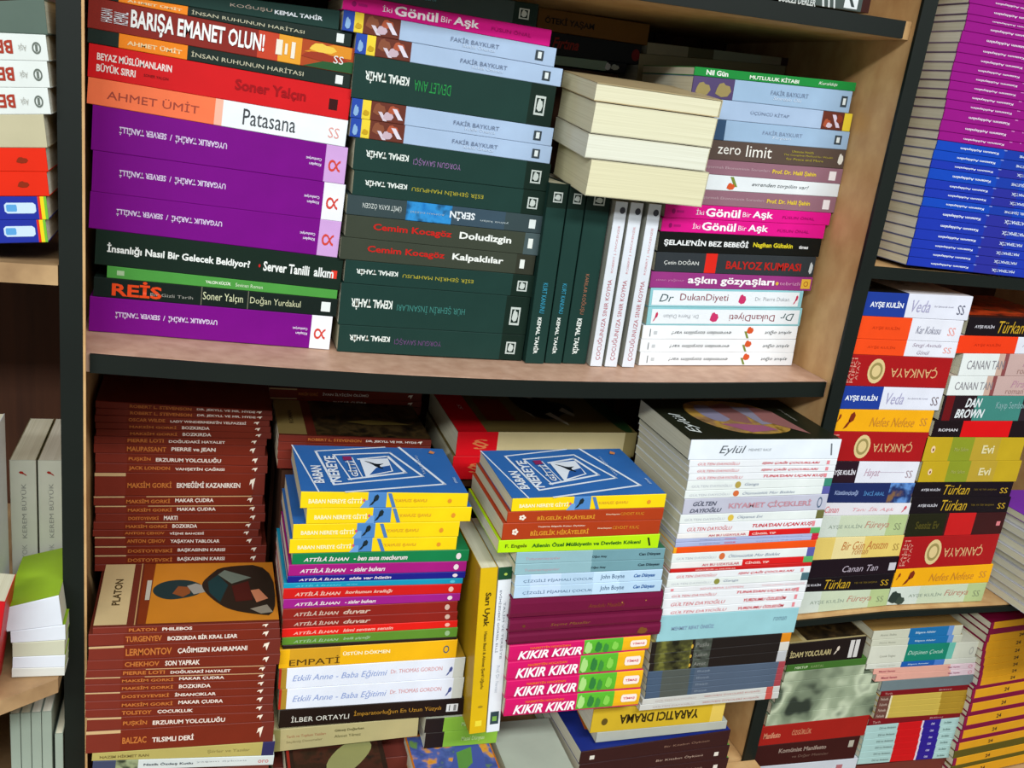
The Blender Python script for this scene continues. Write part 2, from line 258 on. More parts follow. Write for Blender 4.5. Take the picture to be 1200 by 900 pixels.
D('kt_hur', '#1d3a34', '#1d3a34', [[.87,1,'#14271f']], [('KEMAL TAHİR',.055,.265,.27,.52,'#e6ece6','fb'),('HÜR ŞEHRİN İNSANLARI',.29,.65,.25,.5,'#3f8078','f')], [('frame',.9,.955,.25,.72,'#c6cec8'),('blob',.912,.943,.34,.66,'#c6cec8')])
D('kt_yorgun2', '#1d3a34', '#1d3a34', [[.87,1,'#14271f']], [('KEMAL TAHİR',.055,.265,.27,.52,'#e6ece6','fb'),('YORGUN SAVAŞÇI',.29,.54,.25,.5,'#6a4a78','f')], [('frame',.9,.955,.25,.72,'#c6cec8'),('blob',.912,.943,.34,.66,'#c6cec8')])
D('gonul', '#e0148a', '#e0148a', [], [('İki',.18,.225,.42,.52,'#fbe6f2','s'),('Gönül',.235,.44,.62,.52,'#fdf2f8','sb'),('Bir',.455,.505,.36,.5,'#fbe6f2','s'),('Aşk',.515,.64,.62,.48,'#fdf2f8','sb'),('FÜSUN ÖNAL',.7,.9,.26,.48,'#a8106a','')], [('dot',.04,.06,.3,.65,'#9c1068'),('box',.07,.11,.4,.55,'#b81478')])
D('fakir', '#a9bfdc', '#8fa6c0', [[0,.05,'#2a4aa8'],[.05,.09,'#ecd03c'],[.09,.255,'#6a3428']], [('FAKİR BAYKURT',.49,.72,.3,.56,'#6f7f9c','s'),('Keklik Onuncu',.55,.7,.18,.3,'#c8d8ec','')], [('blob',.1,.16,.3,.95,'#8a5038'),('slash',.125,.17,.05,.5,'#d8ccd8'),('blob',.15,.2,.1,.55,'#c8b0bc'),('blob',.17,.225,.45,.9,'#b0563a'),('slash',.19,.245,.2,.75,'#e0d8e4'),('blob',.055,.085,.2,.5,'#c8a020'),('blob',.01,.035,.1,.7,'#8ab0d8'),('box',.9,.94,.22,.74,'#39434a'),('box',.912,.93,.32,.66,'#dfe6e6')])
D('mavi', '#38474a', '#38474a', [[.29,.52,'art:#1668b0,#2e88c8,#205078,#183c58'],[.52,.8,'#3a4e5c']], [('ÜMİT KAYA ÖZGEN',.075,.265,.34,.5,'#cfd6d2','fc'),('ROMAN DİZİSİ',.31,.48,.12,.46,'#9fb6c4','f'),('SERİN',.51,.64,.5,.5,'#e4eaee','bf'),('yalnız kalan',.67,.82,.14,.4,'#b8c4c8','f')], [('box',.93,.965,.25,.75,'#dfe6e4')])
D('dolu', '#3c4236', '#3c4236', [[.9,1,'#4a5a5c']], [('Cemim Kocagöz',.13,.52,.38,.54,'#c3221c','b'),('Doludizgin',.56,.83,.4,.54,'#eef0ea','b')], [('box',.92,.945,.3,.75,'#e6eae4')])
D('kalp', '#3c4236', '#3c4236', [[.9,1,'#33352a']], [('Cemim Kocagöz',.13,.52,.38,.54,'#c3221c','b'),('Kalpaklılar',.56,.83,.4,.54,'#eef0ea','b')], [('box',.92,.945,.3,.75,'#e6eae4')])
D('nil', '#1f8a3c', '#1f8a3c', [], [('Nil Gün',.07,.2,.6,.5,'#eef4ea','sb'),('MUTLULUK KİTABI',.33,.635,.56,.5,'#e6efe0','sb'),('Kuraldışı',.76,.88,.46,.5,'#e6efe0','i')], [])
D('fakir_e', '#9db9d6', '#7d98b4', [[0,.25,'#54466e']], [('FAKİR BAYKURT',.48,.72,.28,.6,'#7688a4','s'),('Sınırdaki Ölü',.5,.68,.2,.34,'#cfdcec','i')], [('blob',.02,.11,.1,.75,'#9a8a58'),('blob',.14,.235,.1,.8,'#9a8a58'),('box',.935,.975,.25,.75,'#39434a'),('box',.947,.966,.35,.65,'#dfe6e6')])
D('fakir_r', '#a9bfdc', '#4a3f88', [[.81,.95,'#6a3428'],[.95,1,'#ecd03c']], [('ÜÇÜNCÜ KİTAP',.36,.6,.26,.5,'#7c8ca8','s')], [('blob',.82,.87,.1,.6,'#b0563a'),('slash',.87,.93,.15,.85,'#e0d0e0'),('blob',.84,.88,.1,.4,'#d8c4d0'),('blob',.9,.94,.4,.9,'#8a3c28')])
D('fakir_l', '#9db9d6', '#7d98b4', [[0,.22,'#35506e']], [('FAKİR BAYKURT',.45,.7,.26,.58,'#7c8ca8','s'),('Tırpan',.51,.63,.18,.32,'#cfdcec','i')], [('box',.91,.955,.25,.75,'#39434a'),('box',.922,.943,.35,.65,'#dfe6e6')])
D('zero', '#5a4a42', '#5a4a42', [], [('zero',.19,.33,.36,.5,'#f0ece4','s'),('limit',.365,.525,.6,.56,'#f0ece4','s'),('Ultimate Health',.65,.79,.12,.72,'#b6a838',''),('The Complete Method for Wealth',.6,.92,.12,.52,'#b6a838',''),('for Peace and More',.62,.86,.12,.32,'#b6a838','')], [('blob',.955,.99,.2,.8,'#e8e4da')])
D('mauve', '#946a78', '#946a78', [], [('Karşılaştırmalı Ekonominin Sorunları',.06,.53,.22,.5,'#c4a6ae',''),('Prof. Dr. Halil Şahin',.55,.83,.36,.48,'#e6c83c','b')], [('box',.915,.96,.2,.8,'#f0e8ea')])
D('evren', '#e6ebee', '#e6ebee', [], [('evrenden torpilim var!',.44,.8,.34,.52,'#4e5458','i'),('aykut oğut',.02,.15,.34,.5,'#4e5458','i')], [('slash',.3,.35,.3,.95,'#7a8a3a'),('blob',.285,.335,.08,.55,'#d4572c')])
D('evren_f', '#eef1f4', '#eef1f4', [], [('evrenden torpilim var!',.18,.56,.34,.5,'#4e5458','fi'),('aykut oğut',.78,.96,.34,.5,'#4e5458','fi')], [('slash',.645,.68,.08,.6,'#7a8a3a'),('blob',.66,.705,.42,.95,'#d4572c'),('box',.045,.05,.2,.75,'#70767a'),('box',.07,.09,.35,.6,'#c4c9cd')])
D('selale', '#121412', '#17120f', [], [("ŞELALE'NİN BEZ BEBEĞİ",.03,.54,.42,.5,'#eef0f0','b'),('Nagihan Gültekin',.57,.82,.32,.5,'#dccb2a','b'),('timas',.86,.92,.18,.5,'#e8e8e8','b')], [])
D('cetin', '#31363a', '#31363a', [[.3,.37,'#e0281c']], [('Çetin DOĞAN',.05,.26,.3,.5,'#e0e2de','s'),('BALYOZ KUMPASI',.43,.91,.4,.46,'#b8231c','b')], [('blob',.965,.99,.15,.75,'#c4cacc')])
D('askin', '#96357e', '#96357e', [], [('sinan yağmur',.03,.2,.2,.5,'#c87cae',''),('aşkın gözyaşları',.22,.755,.62,.5,'#f6eef2','sbc'),('tebrizli',.79,.92,.24,.5,'#d696bc','')], [('dot',.765,.785,.35,.6,'#d8b040'),('box',.93,.99,.15,.85,'#e2b23c'),('ring',.945,.975,.3,.7,'#b06a28')])
D('dukan', '#8fc7cf', '#8fc7cf', [], [('Dr',.06,.15,.4,.5,'#3e5658','i'),('DukanDiyeti',.19,.5,.48,.5,'#8a4650',''),('Dr. Pierre Dukan',.68,.91,.22,.5,'#a6aab0','')], [('box',.015,.975,.1,.9,'#e8edf2'),('blob',.57,.62,.2,.75,'#c83468'),('leaf',.94,.97,.2,.75,'#c83458')])
D('dukan_f', '#8fc7cf', '#8fc7cf', [], [('Dr',.86,.95,.4,.5,'#3e5658','fi'),('DukanDiyeti',.52,.82,.48,.5,'#8a4650','f'),('Dr. Pierre Dukan',.1,.32,.22,.5,'#a6aab0','f')], [('box',.025,.985,.1,.9,'#e8edf2'),('blob',.395,.45,.2,.75,'#c83468'),('leaf',.035,.065,.2,.75,'#c83458')])
D('oteki', '#7a4a1c', '#6e2418', [[0,1,'#8a5a1c']], [('ÖTEKİ YAŞAM',.06,.5,.45,.5,'#2a1a10','b')], [])
D('kirmizi', '#16181c', '#16181c', [], [('Fırtına',.04,.32,.5,.55,'#a02a1c','sib')], [('dot',.9,.99,.15,.75,'#8a1c1c')])
D('nane', '#9ab8a6', '#9ab8a6', [[.72,1,'#1c2028']], [], [('blob',.7,.78,.1,.9,'#e6ecf0'),('blob',.78,.9,.2,.8,'#c8d0c8')])
D('krem', '#a59c7c', '#8a4a50', [], [], [])
D('krem2', '#b0a68c', '#b0a68c', [[.28,.46,'#6a6448'],[.46,.8,'#a8ac98'],[.95,1,'#4a3030']], [], [])
D('kb0', '#742616', '#6a2a1e', [[0,.175,'#782c20'],[.93,1,'#6e2a20']], [('ROBERT L. STEVENSON',.185,.53,.5,.5,'#c07034','b'),('DR. JEKYLL VE MR. HYDE',.56,.9,.5,.5,'#eadace','b')], [('bird',.905,.94,.25,.8,'#f0e2d0')])
D('kb1', '#742616', '#6a2a1e', [[0,.175,'#782c20'],[.93,1,'#6e2a20']], [('ROBERT L. STEVENSON',.185,.53,.5,.5,'#c07034','b'),('DR. JEKYLL VE MR. HYDE',.56,.9,.5,.5,'#eadace','b')], [('bird',.905,.94,.25,.8,'#f0e2d0')])
D('kb2', '#742616', '#6a2a1e', [[0,.175,'#782c20'],[.93,1,'#6e2a20']], [('OSCAR WILDE',.185,.39,.5,.5,'#c07034','b'),("LADY WINDERMERE'İN YELPAZESİ",.42,.86,.5,.5,'#eadace','b')], [('bird',.905,.94,.25,.8,'#f0e2d0')])
D('kb3', '#742616', '#6a2a1e', [[0,.175,'#782c20'],[.93,1,'#6e2a20']], [('MAKSİM GORKİ',.185,.45,.5,.5,'#c07034','b'),('BOZKIRDA',.48,.64,.5,.5,'#eadace','b')], [('bird',.905,.94,.25,.8,'#f0e2d0')])
D('kb4', '#742616', '#6a2a1e', [[0,.175,'#782c20'],[.93,1,'#6e2a20']], [('MAKSİM GORKİ',.185,.45,.5,.5,'#c07034','b'),('BOZKIRDA',.48,.645,.5,.5,'#eadace','b')], [('bird',.905,.94,.25,.8,'#f0e2d0')])
D('kb5', '#742616', '#6a2a1e', [[0,.175,'#782c20'],[.93,1,'#6e2a20']], [('PIERRE LOTI',.185,.39,.5,.5,'#c07034','b'),('DOĞUDAKİ HAYALET',.42,.75,.5,.5,'#eadace','b')], [('bird',.905,.94,.25,.8,'#f0e2d0')])
D('kb6', '#742616', '#6a2a1e', [[0,.175,'#782c20'],[.93,1,'#6e2a20']], [('MAUPASSANT',.185,.41,.5,.5,'#c07034','b'),('PIERRE ve JEAN',.44,.7,.5,.5,'#eadace','b')], [('bird',.905,.94,.25,.8,'#f0e2d0')])
D('kb7', '#742616', '#6a2a1e', [[0,.175,'#782c20'],[.93,1,'#6e2a20']], [('PUŞKİN',.185,.31,.5,.5,'#c07034','b'),('ERZURUM YOLCULUĞU',.34,.72,.5,.5,'#eadace','b')], [('bird',.905,.94,.25,.8,'#f0e2d0')])
D('kb8', '#742616', '#6a2a1e', [[0,.175,'#782c20'],[.93,1,'#6e2a20']], [('JACK LONDON',.185,.42,.5,.5,'#c07034','b'),('VAHŞETİN ÇAĞRISI',.45,.74,.5,.5,'#eadace','b')], [('bird',.905,.94,.25,.8,'#f0e2d0')])
D('kb9', '#742616', '#6a2a1e', [[0,.175,'#782c20'],[.93,1,'#6e2a20']], [('MAKSİM GORKİ',.185,.44,.3,.5,'#c07034','b'),('EKMEĞİMİ KAZANIRKEN',.47,.85,.3,.5,'#eadace','b')], [('bird',.905,.94,.25,.8,'#f0e2d0'),('box',0,.175,.86,1,'#cbab7c')])
D('kb10', '#742616', '#6a2a1e', [[0,.175,'#782c20'],[.93,1,'#6e2a20']], [('MAKSİM GORKİ',.185,.44,.5,.5,'#c07034','b'),('MAKAR ÇUDRA',.47,.7,.5,.5,'#eadace','b')], [('bird',.905,.94,.25,.8,'#f0e2d0'),('box',0,.175,.86,1,'#cbab7c'),('box',.3,.93,.9,1,'#c8a070')])
D('kb11', '#742616', '#6a2a1e', [[0,.175,'#782c20'],[.93,1,'#6e2a20']], [('MAKSİM GORKİ',.185,.44,.5,.5,'#c07034','b'),('MAKAR ÇUDRA',.47,.7,.5,.5,'#eadace','b')], [('bird',.905,.94,.25,.8,'#f0e2d0'),('box',0,.175,.86,1,'#cbab7c'),('box',.3,.93,.9,1,'#c8a070')])
D('kb12', '#742616', '#6a2a1e', [[0,.175,'#782c20'],[.93,1,'#6e2a20']], [('DOSTOYEVSKİ',.185,.36,.5,.5,'#c07034','b'),('MARTI',.39,.47,.5,.5,'#eadace','b')], [('bird',.905,.94,.25,.8,'#f0e2d0')])
D('kb13', '#742616', '#6a2a1e', [[0,.175,'#782c20'],[.93,1,'#6e2a20']], [('MAKSİM GORKİ',.185,.43,.5,.5,'#c07034','b'),('BOZKIRDA',.46,.61,.5,.5,'#eadace','b')], [('bird',.905,.94,.25,.8,'#f0e2d0'),('box',.3,.93,.9,1,'#c8a070')])
D('kb14', '#742616', '#6a2a1e', [[0,.175,'#782c20'],[.93,1,'#6e2a20']], [('ANTON ÇEHOV',.185,.42,.5,.5,'#c07034','b'),('VİŞNE BAHÇESİ',.45,.66,.5,.5,'#eadace','b')], [('bird',.905,.94,.25,.8,'#f0e2d0')])
D('kb15', '#742616', '#6a2a1e', [[0,.175,'#782c20'],[.93,1,'#6e2a20']], [('ANTON ÇEHOV',.185,.41,.5,.5,'#c07034','b'),('YAŞAYAN TABLOLAR',.44,.74,.5,.5,'#eadace','b')], [('bird',.905,.94,.25,.8,'#f0e2d0'),('box',0,.175,.86,1,'#cbab7c')])
D('kb16', '#742616', '#6a2a1e', [[0,.175,'#782c20'],[.93,1,'#6e2a20']], [('DOSTOYEVSKİ',.185,.44,.5,.5,'#c07034','b'),('BAŞKASININ KARISI',.47,.75,.5,.5,'#eadace','b')], [('bird',.905,.94,.25,.8,'#f0e2d0'),('box',0,.175,.86,1,'#cbab7c')])
D('kb17', '#742616', '#6a2a1e', [[0,.175,'#782c20'],[.93,1,'#6e2a20']], [('DOSTOYEVSKİ',.185,.44,.5,.5,'#c07034','b'),('BAŞKASININ KARISI',.47,.75,.5,.5,'#eadace','b')], [('bird',.905,.94,.25,.8,'#f0e2d0'),('box',0,.175,.86,1,'#cbab7c')])
D('kb18', '#742616', '#6a2a1e', [[0,.175,'#782c20'],[.93,1,'#6e2a20']], [('DOSTOYEVSKİ',.185,.44,.5,.5,'#c07034','b'),('BAŞKASININ KARISI',.47,.75,.5,.5,'#eadace','b')], [('bird',.905,.94,.25,.8,'#f0e2d0')])
D('kf0', '#742616', '#6a2a1e', [[0,.175,'#782c20'],[.93,1,'#6e2a20']], [('PLATON',.185,.33,.5,.5,'#c07034','b'),('PHILEBOS',.36,.52,.5,.5,'#eadace','b')], [('bird',.905,.94,.25,.8,'#f0e2d0')], top='platon')
D('kf1', '#742616', '#6a2a1e', [[0,.175,'#782c20'],[.93,1,'#6e2a20']], [('TURGENYEV',.185,.37,.5,.5,'#c07034','b'),('BOZKIRDA BİR KRAL LEAR',.4,.77,.5,.5,'#eadace','b')], [('bird',.905,.94,.25,.8,'#f0e2d0')])
D('kf2', '#742616', '#6a2a1e', [[0,.175,'#782c20'],[.93,1,'#6e2a20']], [('LERMONTOV',.185,.42,.5,.5,'#c07034','b'),('ÇAĞIMIZIN KAHRAMANI',.45,.82,.5,.5,'#eadace','b')], [('bird',.905,.94,.25,.8,'#f0e2d0'),('box',0,.175,.86,1,'#cbab7c')])
D('kf3', '#742616', '#6a2a1e', [[0,.175,'#782c20'],[.93,1,'#6e2a20']], [('CHEKHOV',.185,.36,.5,.5,'#c07034','b'),('SON YAPRAK',.39,.57,.5,.5,'#eadace','b')], [('bird',.905,.94,.25,.8,'#f0e2d0')])
D('kf4', '#742616', '#6a2a1e', [[0,.175,'#782c20'],[.93,1,'#6e2a20']], [('PIERRE LOTI',.185,.4,.5,.5,'#c07034','b'),('DOĞUDAKİ HAYALET',.43,.75,.5,.5,'#eadace','b')], [('bird',.905,.94,.25,.8,'#f0e2d0'),('box',.3,.93,.9,1,'#c8a070')])
D('kf5', '#742616', '#6a2a1e', [[0,.175,'#782c20'],[.93,1,'#6e2a20']], [('MAKSİM GORKİ',.185,.45,.5,.5,'#c07034','b'),('MAKAR ÇUDRA',.48,.72,.5,.5,'#eadace','b')], [('bird',.905,.94,.25,.8,'#f0e2d0'),('box',0,.175,.86,1,'#cbab7c'),('box',.3,.93,.9,1,'#c8a070')])
D('kf6', '#742616', '#6a2a1e', [[0,.175,'#782c20'],[.93,1,'#6e2a20']], [('MAKSİM GORKİ',.185,.45,.5,.5,'#c07034','b'),('BOZKIRDA',.48,.65,.5,.5,'#eadace','b')], [('bird',.905,.94,.25,.8,'#f0e2d0')])
D('kf7', '#742616', '#6a2a1e', [[0,.175,'#782c20'],[.93,1,'#6e2a20']], [('DOSTOYEVSKİ',.185,.43,.5,.5,'#c07034','b'),('İNSANCIKLAR',.46,.68,.5,.5,'#eadace','b')], [('bird',.905,.94,.25,.8,'#f0e2d0'),('box',0,.175,.86,1,'#cbab7c')])
D('kf8', '#742616', '#6a2a1e', [[0,.175,'#782c20'],[.93,1,'#6e2a20']], [('MAKSİM GORKİ',.185,.45,.5,.5,'#c07034','b'),('MAKAR ÇUDRA',.48,.72,.5,.5,'#eadace','b')], [('bird',.905,.94,.25,.8,'#f0e2d0')])
D('kf9', '#742616', '#6a2a1e', [[0,.175,'#782c20'],[.93,1,'#6e2a20']], [('TOLSTOY',.185,.34,.5,.5,'#c07034','b'),('ÇOCUKLUK',.37,.56,.5,.5,'#eadace','b')], [('bird',.905,.94,.25,.8,'#f0e2d0')])
D('kf10', '#742616', '#6a2a1e', [[0,.175,'#782c20'],[.93,1,'#6e2a20']], [('PUŞKİN',.185,.31,.5,.5,'#c07034','b'),('ERZURUM YOLCULUĞU',.34,.73,.5,.5,'#eadace','b')], [('bird',.905,.94,.25,.8,'#f0e2d0'),('box',0,.175,.86,1,'#cbab7c')])
D('kf11', '#742616', '#6a2a1e', [[0,.175,'#782c20'],[.93,1,'#6e2a20']], [('BALZAC',.185,.31,.3,.5,'#c07034','b'),('TILSIMLI DERİ',.34,.56,.3,.5,'#eadace','b')], [('bird',.905,.94,.25,.8,'#f0e2d0'),('box',0,.175,.86,1,'#cbab7c')])
D('sari', '#b0a45e', '#c8c0a0', [[.93,1,'#2c2c5a']], [('NAZIM HİKMET RAN',.04,.3,.4,.5,'#7a6a3a','b'),('Şiirler ve Yazılar',.62,.86,.3,.5,'#8a7c48','')], [])
D('nazim', '#ccd4d4', '#ccd4d4', [[0,.12,'#3c4460'],[.12,.24,'art:#5a6a4a,#3c4638,#8a9470,#2e3628']], [('Nazik Özdeş Kutlu',.27,.54,.34,.5,'#4a5058','b'),('yaşam öyküsü',.56,.84,.2,.6,'#9aa0a4','')], [('txt:oro',.91,.97,.3,.62,'#c85048')])
D('m0', '#742616', '#6a2a1e', [[0,.175,'#782c20'],[.93,1,'#6e2a20']], [('MAKSİM GORKİ',.185,.31,.42,.5,'#c07034','b'),('İVAN İLYİÇİN ÖLÜMÜ',.34,.64,.42,.5,'#eadace','b')], [('bird',.905,.94,.25,.8,'#f0e2d0'),('box',0,.175,.86,1,'#cbab7c')])
D('m1', '#742616', '#6a2a1e', [[0,.175,'#782c20'],[.93,1,'#6e2a20']], [('MAKSİM GORKİ',.185,.38,.42,.5,'#c07034','b'),('MAKAR ÇUDRA',.41,.63,.42,.5,'#eadace','b')], [('bird',.905,.94,.25,.8,'#f0e2d0'),('box',0,.175,.86,1,'#cbab7c')])
D('m2', '#742616', '#6a2a1e', [[0,.175,'#782c20'],[.93,1,'#6e2a20']], [('TOLSTOY',.185,.3,.42,.5,'#c07034','b'),('İVAN İLYİÇİN ÖLÜMÜ',.33,.63,.42,.5,'#eadace','b')], [('bird',.905,.94,.25,.8,'#f0e2d0')])
D('n0', '#742616', '#6a2a1e', [[0,.175,'#782c20'],[.93,1,'#6e2a20']], [('ROBERT L. STEVENSON',.185,.53,.42,.5,'#c07034','b'),('DR. JEKYLL VE MR. HYDE',.56,.9,.42,.5,'#eadace','b')], [('bird',.905,.94,.25,.8,'#f0e2d0')], top='darkart')
D('n1', '#742616', '#6a2a1e', [[0,.175,'#782c20'],[.93,1,'#6e2a20']], [('ANTON ÇEHOV',.185,.42,.42,.5,'#c07034','b'),('MARTI',.45,.6,.42,.5,'#eadace','b')], [('bird',.905,.94,.25,.8,'#f0e2d0')])
D('n2', '#742616', '#6a2a1e', [[0,.175,'#782c20'],[.93,1,'#6e2a20']], [('ANTON ÇEHOV',.185,.42,.42,.5,'#c07034','b'),('MARTI',.45,.6,.42,.5,'#eadace','b')], [('bird',.905,.94,.25,.8,'#f0e2d0')])
D('n3', '#742616', '#6a2a1e', [[0,.175,'#782c20'],[.93,1,'#6e2a20']], [('ANTON ÇEHOV',.185,.42,.42,.5,'#c07034','b'),('MARTI',.45,.6,.42,.5,'#eadace','b')], [('bird',.905,.94,.25,.8,'#f0e2d0')])
D('baban', '#f2cf10', '#2f68ae', [[.39,.5,'#4c82c0']], [('BABAN NEREYE GİTTİ',.045,.355,.36,.48,'#fbf2c0','b'),('YAVUZ ŞAVLI',.55,.745,.26,.48,'#e0aa28','b')], [('slant',.345,.4,0,.5,'#6a9ad0'),('leaf',.4,.455,.12,.9,'#1c2a30'),('dot',.36,.375,.4,.6,'#c85878'),('slash',.505,.56,.02,.98,'#4c78b4'),('dot',.875,.9,.3,.62,'#e0902a')], top='baban')
D('baban2', '#f2cf10', '#2f68ae', [[.37,.48,'#4c82c0']], [('BABAN NEREYE GİTTİ',.045,.355,.36,.48,'#fbf2c0','b'),('YAVUZ ŞAVLI',.55,.745,.26,.48,'#e0aa28','b')], [('slant',.345,.4,0,.5,'#6a9ad0'),('leaf',.4,.455,.12,.9,'#1c2a30'),('dot',.36,.375,.4,.6,'#c85878'),('slash',.505,.56,.02,.98,'#4c78b4'),('dot',.875,.9,.3,.62,'#e0902a')], top='baban')
D('ai_g', '#127a46', '#127a46', [], [('ATTİLÂ İLHAN',.06,.31,.42,.48,'#e8d8dc','sib'),('- ben sana mecburum',.335,.64,.42,.48,'#e8d8dc','sib')], [('dot',.925,.955,.2,.75,'#e8d8dc')])
D('ai_m', '#a3187a', '#a3187a', [], [('ATTİLÂ İLHAN',.06,.31,.42,.48,'#e8d8dc','sib'),('- sisler bulvarı',.335,.53,.42,.48,'#e8d8dc','sib')], [('dot',.925,.955,.2,.75,'#e8d8dc')])
D('ai_n', '#1c1c84', '#1c1c84', [], [('ATTİLÂ İLHAN',.06,.31,.42,.48,'#e8d8dc','sib'),('elde var hüzün',.335,.57,.42,.48,'#e8d8dc','sib')], [('dot',.925,.955,.2,.75,'#e8d8dc')])
D('ai_c', '#1492b4', '#1492b4', [], [('ATTİLÂ İLHAN',.06,.31,.42,.48,'#58bcd2','sib'),('yasak sevişmek',.335,.4,.42,.48,'#58bcd2','sib')], [('dot',.925,.955,.2,.75,'#58bcd2')])
D('ai_r', '#cc1a18', '#cc1a18', [], [('ATTİLÂ İLHAN',.06,.31,.42,.48,'#e8b8a8','sib'),('korkunun krallığı',.335,.6,.42,.48,'#e8b8a8','sib')], [('dot',.925,.955,.2,.75,'#e8b8a8')])
D('ai_m2', '#9c1c84', '#9c1c84', [], [('ATTİLÂ İLHAN',.06,.31,.42,.48,'#e8d8dc','sib'),('- sisler bulvarı',.335,.51,.42,.48,'#e8d8dc','sib')], [('dot',.925,.955,.2,.75,'#e8d8dc')])
D('ai_d', '#8c2018', '#8c2018', [], [('ATTİLÂ İLHAN',.06,.31,.46,.48,'#cfb0a0','sib'),('duvar',.335,.49,.46,.48,'#cfb0a0','sib')], [('dot',.925,.955,.2,.75,'#cfb0a0')])
D('ai_r2', '#e01c14', '#e01c14', [], [('ATTİLÂ İLHAN',.06,.31,.42,.48,'#f0b0a0','sib'),('kimi sevsem sensin',.335,.62,.42,.48,'#f0b0a0','sib')], [('dot',.925,.955,.2,.75,'#f0b0a0')])
D('ai_g2', '#5c8a2c', '#5c8a2c', [], [('ATTİLÂ İLHAN',.06,.31,.42,.48,'#98b888','sib'),('belâ çiçeği',.335,.49,.42,.48,'#98b888','sib')], [('dot',.925,.955,.2,.75,'#98b888')])
D('siyahince', '#2a1c14', '#2a1c14', [], [], [])  # dark gap between the spines, built as an added thin black book
D('empati', '#efb312', '#efb312', [[.055,.33,'#d09a22']], [('EMPATİ',.055,.33,.42,.34,'#4e3510',''),('ÜSTÜN DÖKMEN',.345,.61,.22,.62,'#fbeec4','b')], [('ring',.92,.955,.3,.72,'#54606a')])
D('etkili', '#e2e6f2', '#b08a28', [[0,.012,'#b8281c'],[.012,.04,'#a8842a'],[.94,1,'#cdd0c8']], [('Etkili Anne - Baba Eğitimi',.07,.57,.4,.48,'#8ea0d0','si'),('Dr. THOMAS GORDON',.59,.875,.2,.54,'#dc9a9a','s')], [('leaf',.9,.935,.15,.6,'#4a5490')])
D('ilber', '#20140f', '#20140f', [], [('İLBER ORTAYLI',.06,.36,.36,.46,'#dcd8cc','s'),('İmparatorluğun En Uzun Yüzyılı',.385,.86,.38,.52,'#b8842c','s')], [('box',.89,.955,.25,.7,'#e6e6e6'),('box',.905,.91,.3,.65,'#3a3a3a'),('box',.93,.945,.3,.65,'#8a8a8a')])
D('bilge', '#aa3a16', '#aa3a16', [], [('BİLGELİK HİKÂYELERİ',.185,.55,.4,.42,'#d8902a','b'),('Derleyen',.62,.71,.14,.56,'#e6c8a8','b'),('CEVDET KILIÇ',.715,.87,.28,.56,'#d8902a','')], [('flower',.07,.115,.22,.72,'#f0e4d4')])
D('bilge2', '#aa3a16', '#aa3a16', [], [('BİLGELİK HİKÂYELERİ',.17,.535,.36,.4,'#d8902a','b'),('Yaşama Bilgelik Katan Öyküler',.21,.51,.12,.76,'#e8cdb8','b'),('Derleyen',.59,.68,.12,.54,'#e6c8a8','b'),('CEVDET KILIÇ',.685,.86,.25,.54,'#d8902a','')], [('flower',.055,.095,.28,.68,'#f0e4d4')])
D('engels', '#b4e010', '#b4e010', [], [('F. Engels',.04,.17,.36,.5,'#5a6a10','sb'),('Ailenin Özel Mülkiyetin ve Devletin Kökeni',.2,.88,.42,.5,'#1f5f1c','sb')], [('slash',.92,.95,.2,.8,'#2a3a10')])
D('cizgili_a', '#8fb4bd', '#2f6a4a', [[.5,1,'#6f98a2']], [('Tutunamayanlar',.06,.29,.3,.4,'#b89aa4',''),('Oğuz Atay',.5,.6,.26,.42,'#2a3a44','b'),('Can Dünyası',.82,.97,.32,.5,'#20303c','b')], [])
D('cizgili', '#b4cfe6', '#8aa8c0', [[.1,.3,'#c4d8f0'],[.52,.7,'#c2dcf2']], [('ÇİZGİLİ PİJAMALI ÇOCUK',.055,.52,.36,.44,'#4e6a8a','s'),('John Boyne',.57,.735,.5,.5,'#3a5878','s'),('Can Dünyası',.8,.95,.4,.5,'#2a5a9c','ib')], [])
D('bordo', '#6c1238', '#6c1238', [], [('Anadolu Masalları',.5,.74,.2,.46,'#80401e','i')], [('dot',.72,.73,.5,.58,'#a87a38'),('dot',.88,.89,.55,.62,'#a87a38')], hc=1)
D('bordo2', '#6c1238', '#6c1238', [], [('Seçme Masallar',.26,.52,.24,.46,'#8a5a28','i')], [('dot',.08,.1,.4,.6,'#6a3a20')], hc=1)
D('bordo3', '#6c1238', '#6c1238', [], [], [('blob',.84,.91,.2,.8,'#7a4a20')], hc=1)
D('kikir', '#cf1263', '#cf1263', [[.52,.8,'#58b02e'],[.8,1,'#e8ae18']], [('KIKIR KIKIR',.06,.505,.5,.36,'#faf0f4','bi'),("NASRETTİN HOCA'DAN",.14,.42,.16,.78,'#f0742c','b'),('TİMAŞ',.87,.96,.18,.52,'#d03a50','b')], [('blob',.525,.58,.1,.9,'#a8d880'),('blob',.6,.65,.15,.85,'#2f7a3a'),('blob',.66,.7,.1,.7,'#3c8a3c'),('blob',.72,.77,.2,.8,'#84cc50'),('pill',.855,.975,.3,.74,'#f4e4dc')], round=1)
D('eylul', '#e2e8f0', '#1c2014', [], [('Eylül',.19,.36,.5,.46,'#5a6066','si'),('MEHMET RAUF',.38,.53,.13,.5,'#9ca2a8','')], [('slash',.93,.955,.2,.8,'#70767c')], top='eylul')
D('gd1', '#e4e6ea', '#e4e6ea', [], [('GÜLTEN DAYIOĞLU',.055,.33,.5,.48,'#c8303f','i'),('IŞIN ÇAĞI ÇOCUKLARI',.48,.88,.5,.5,'#c8303f','ib')], [('box',.93,.95,.2,.8,'#e08890')])
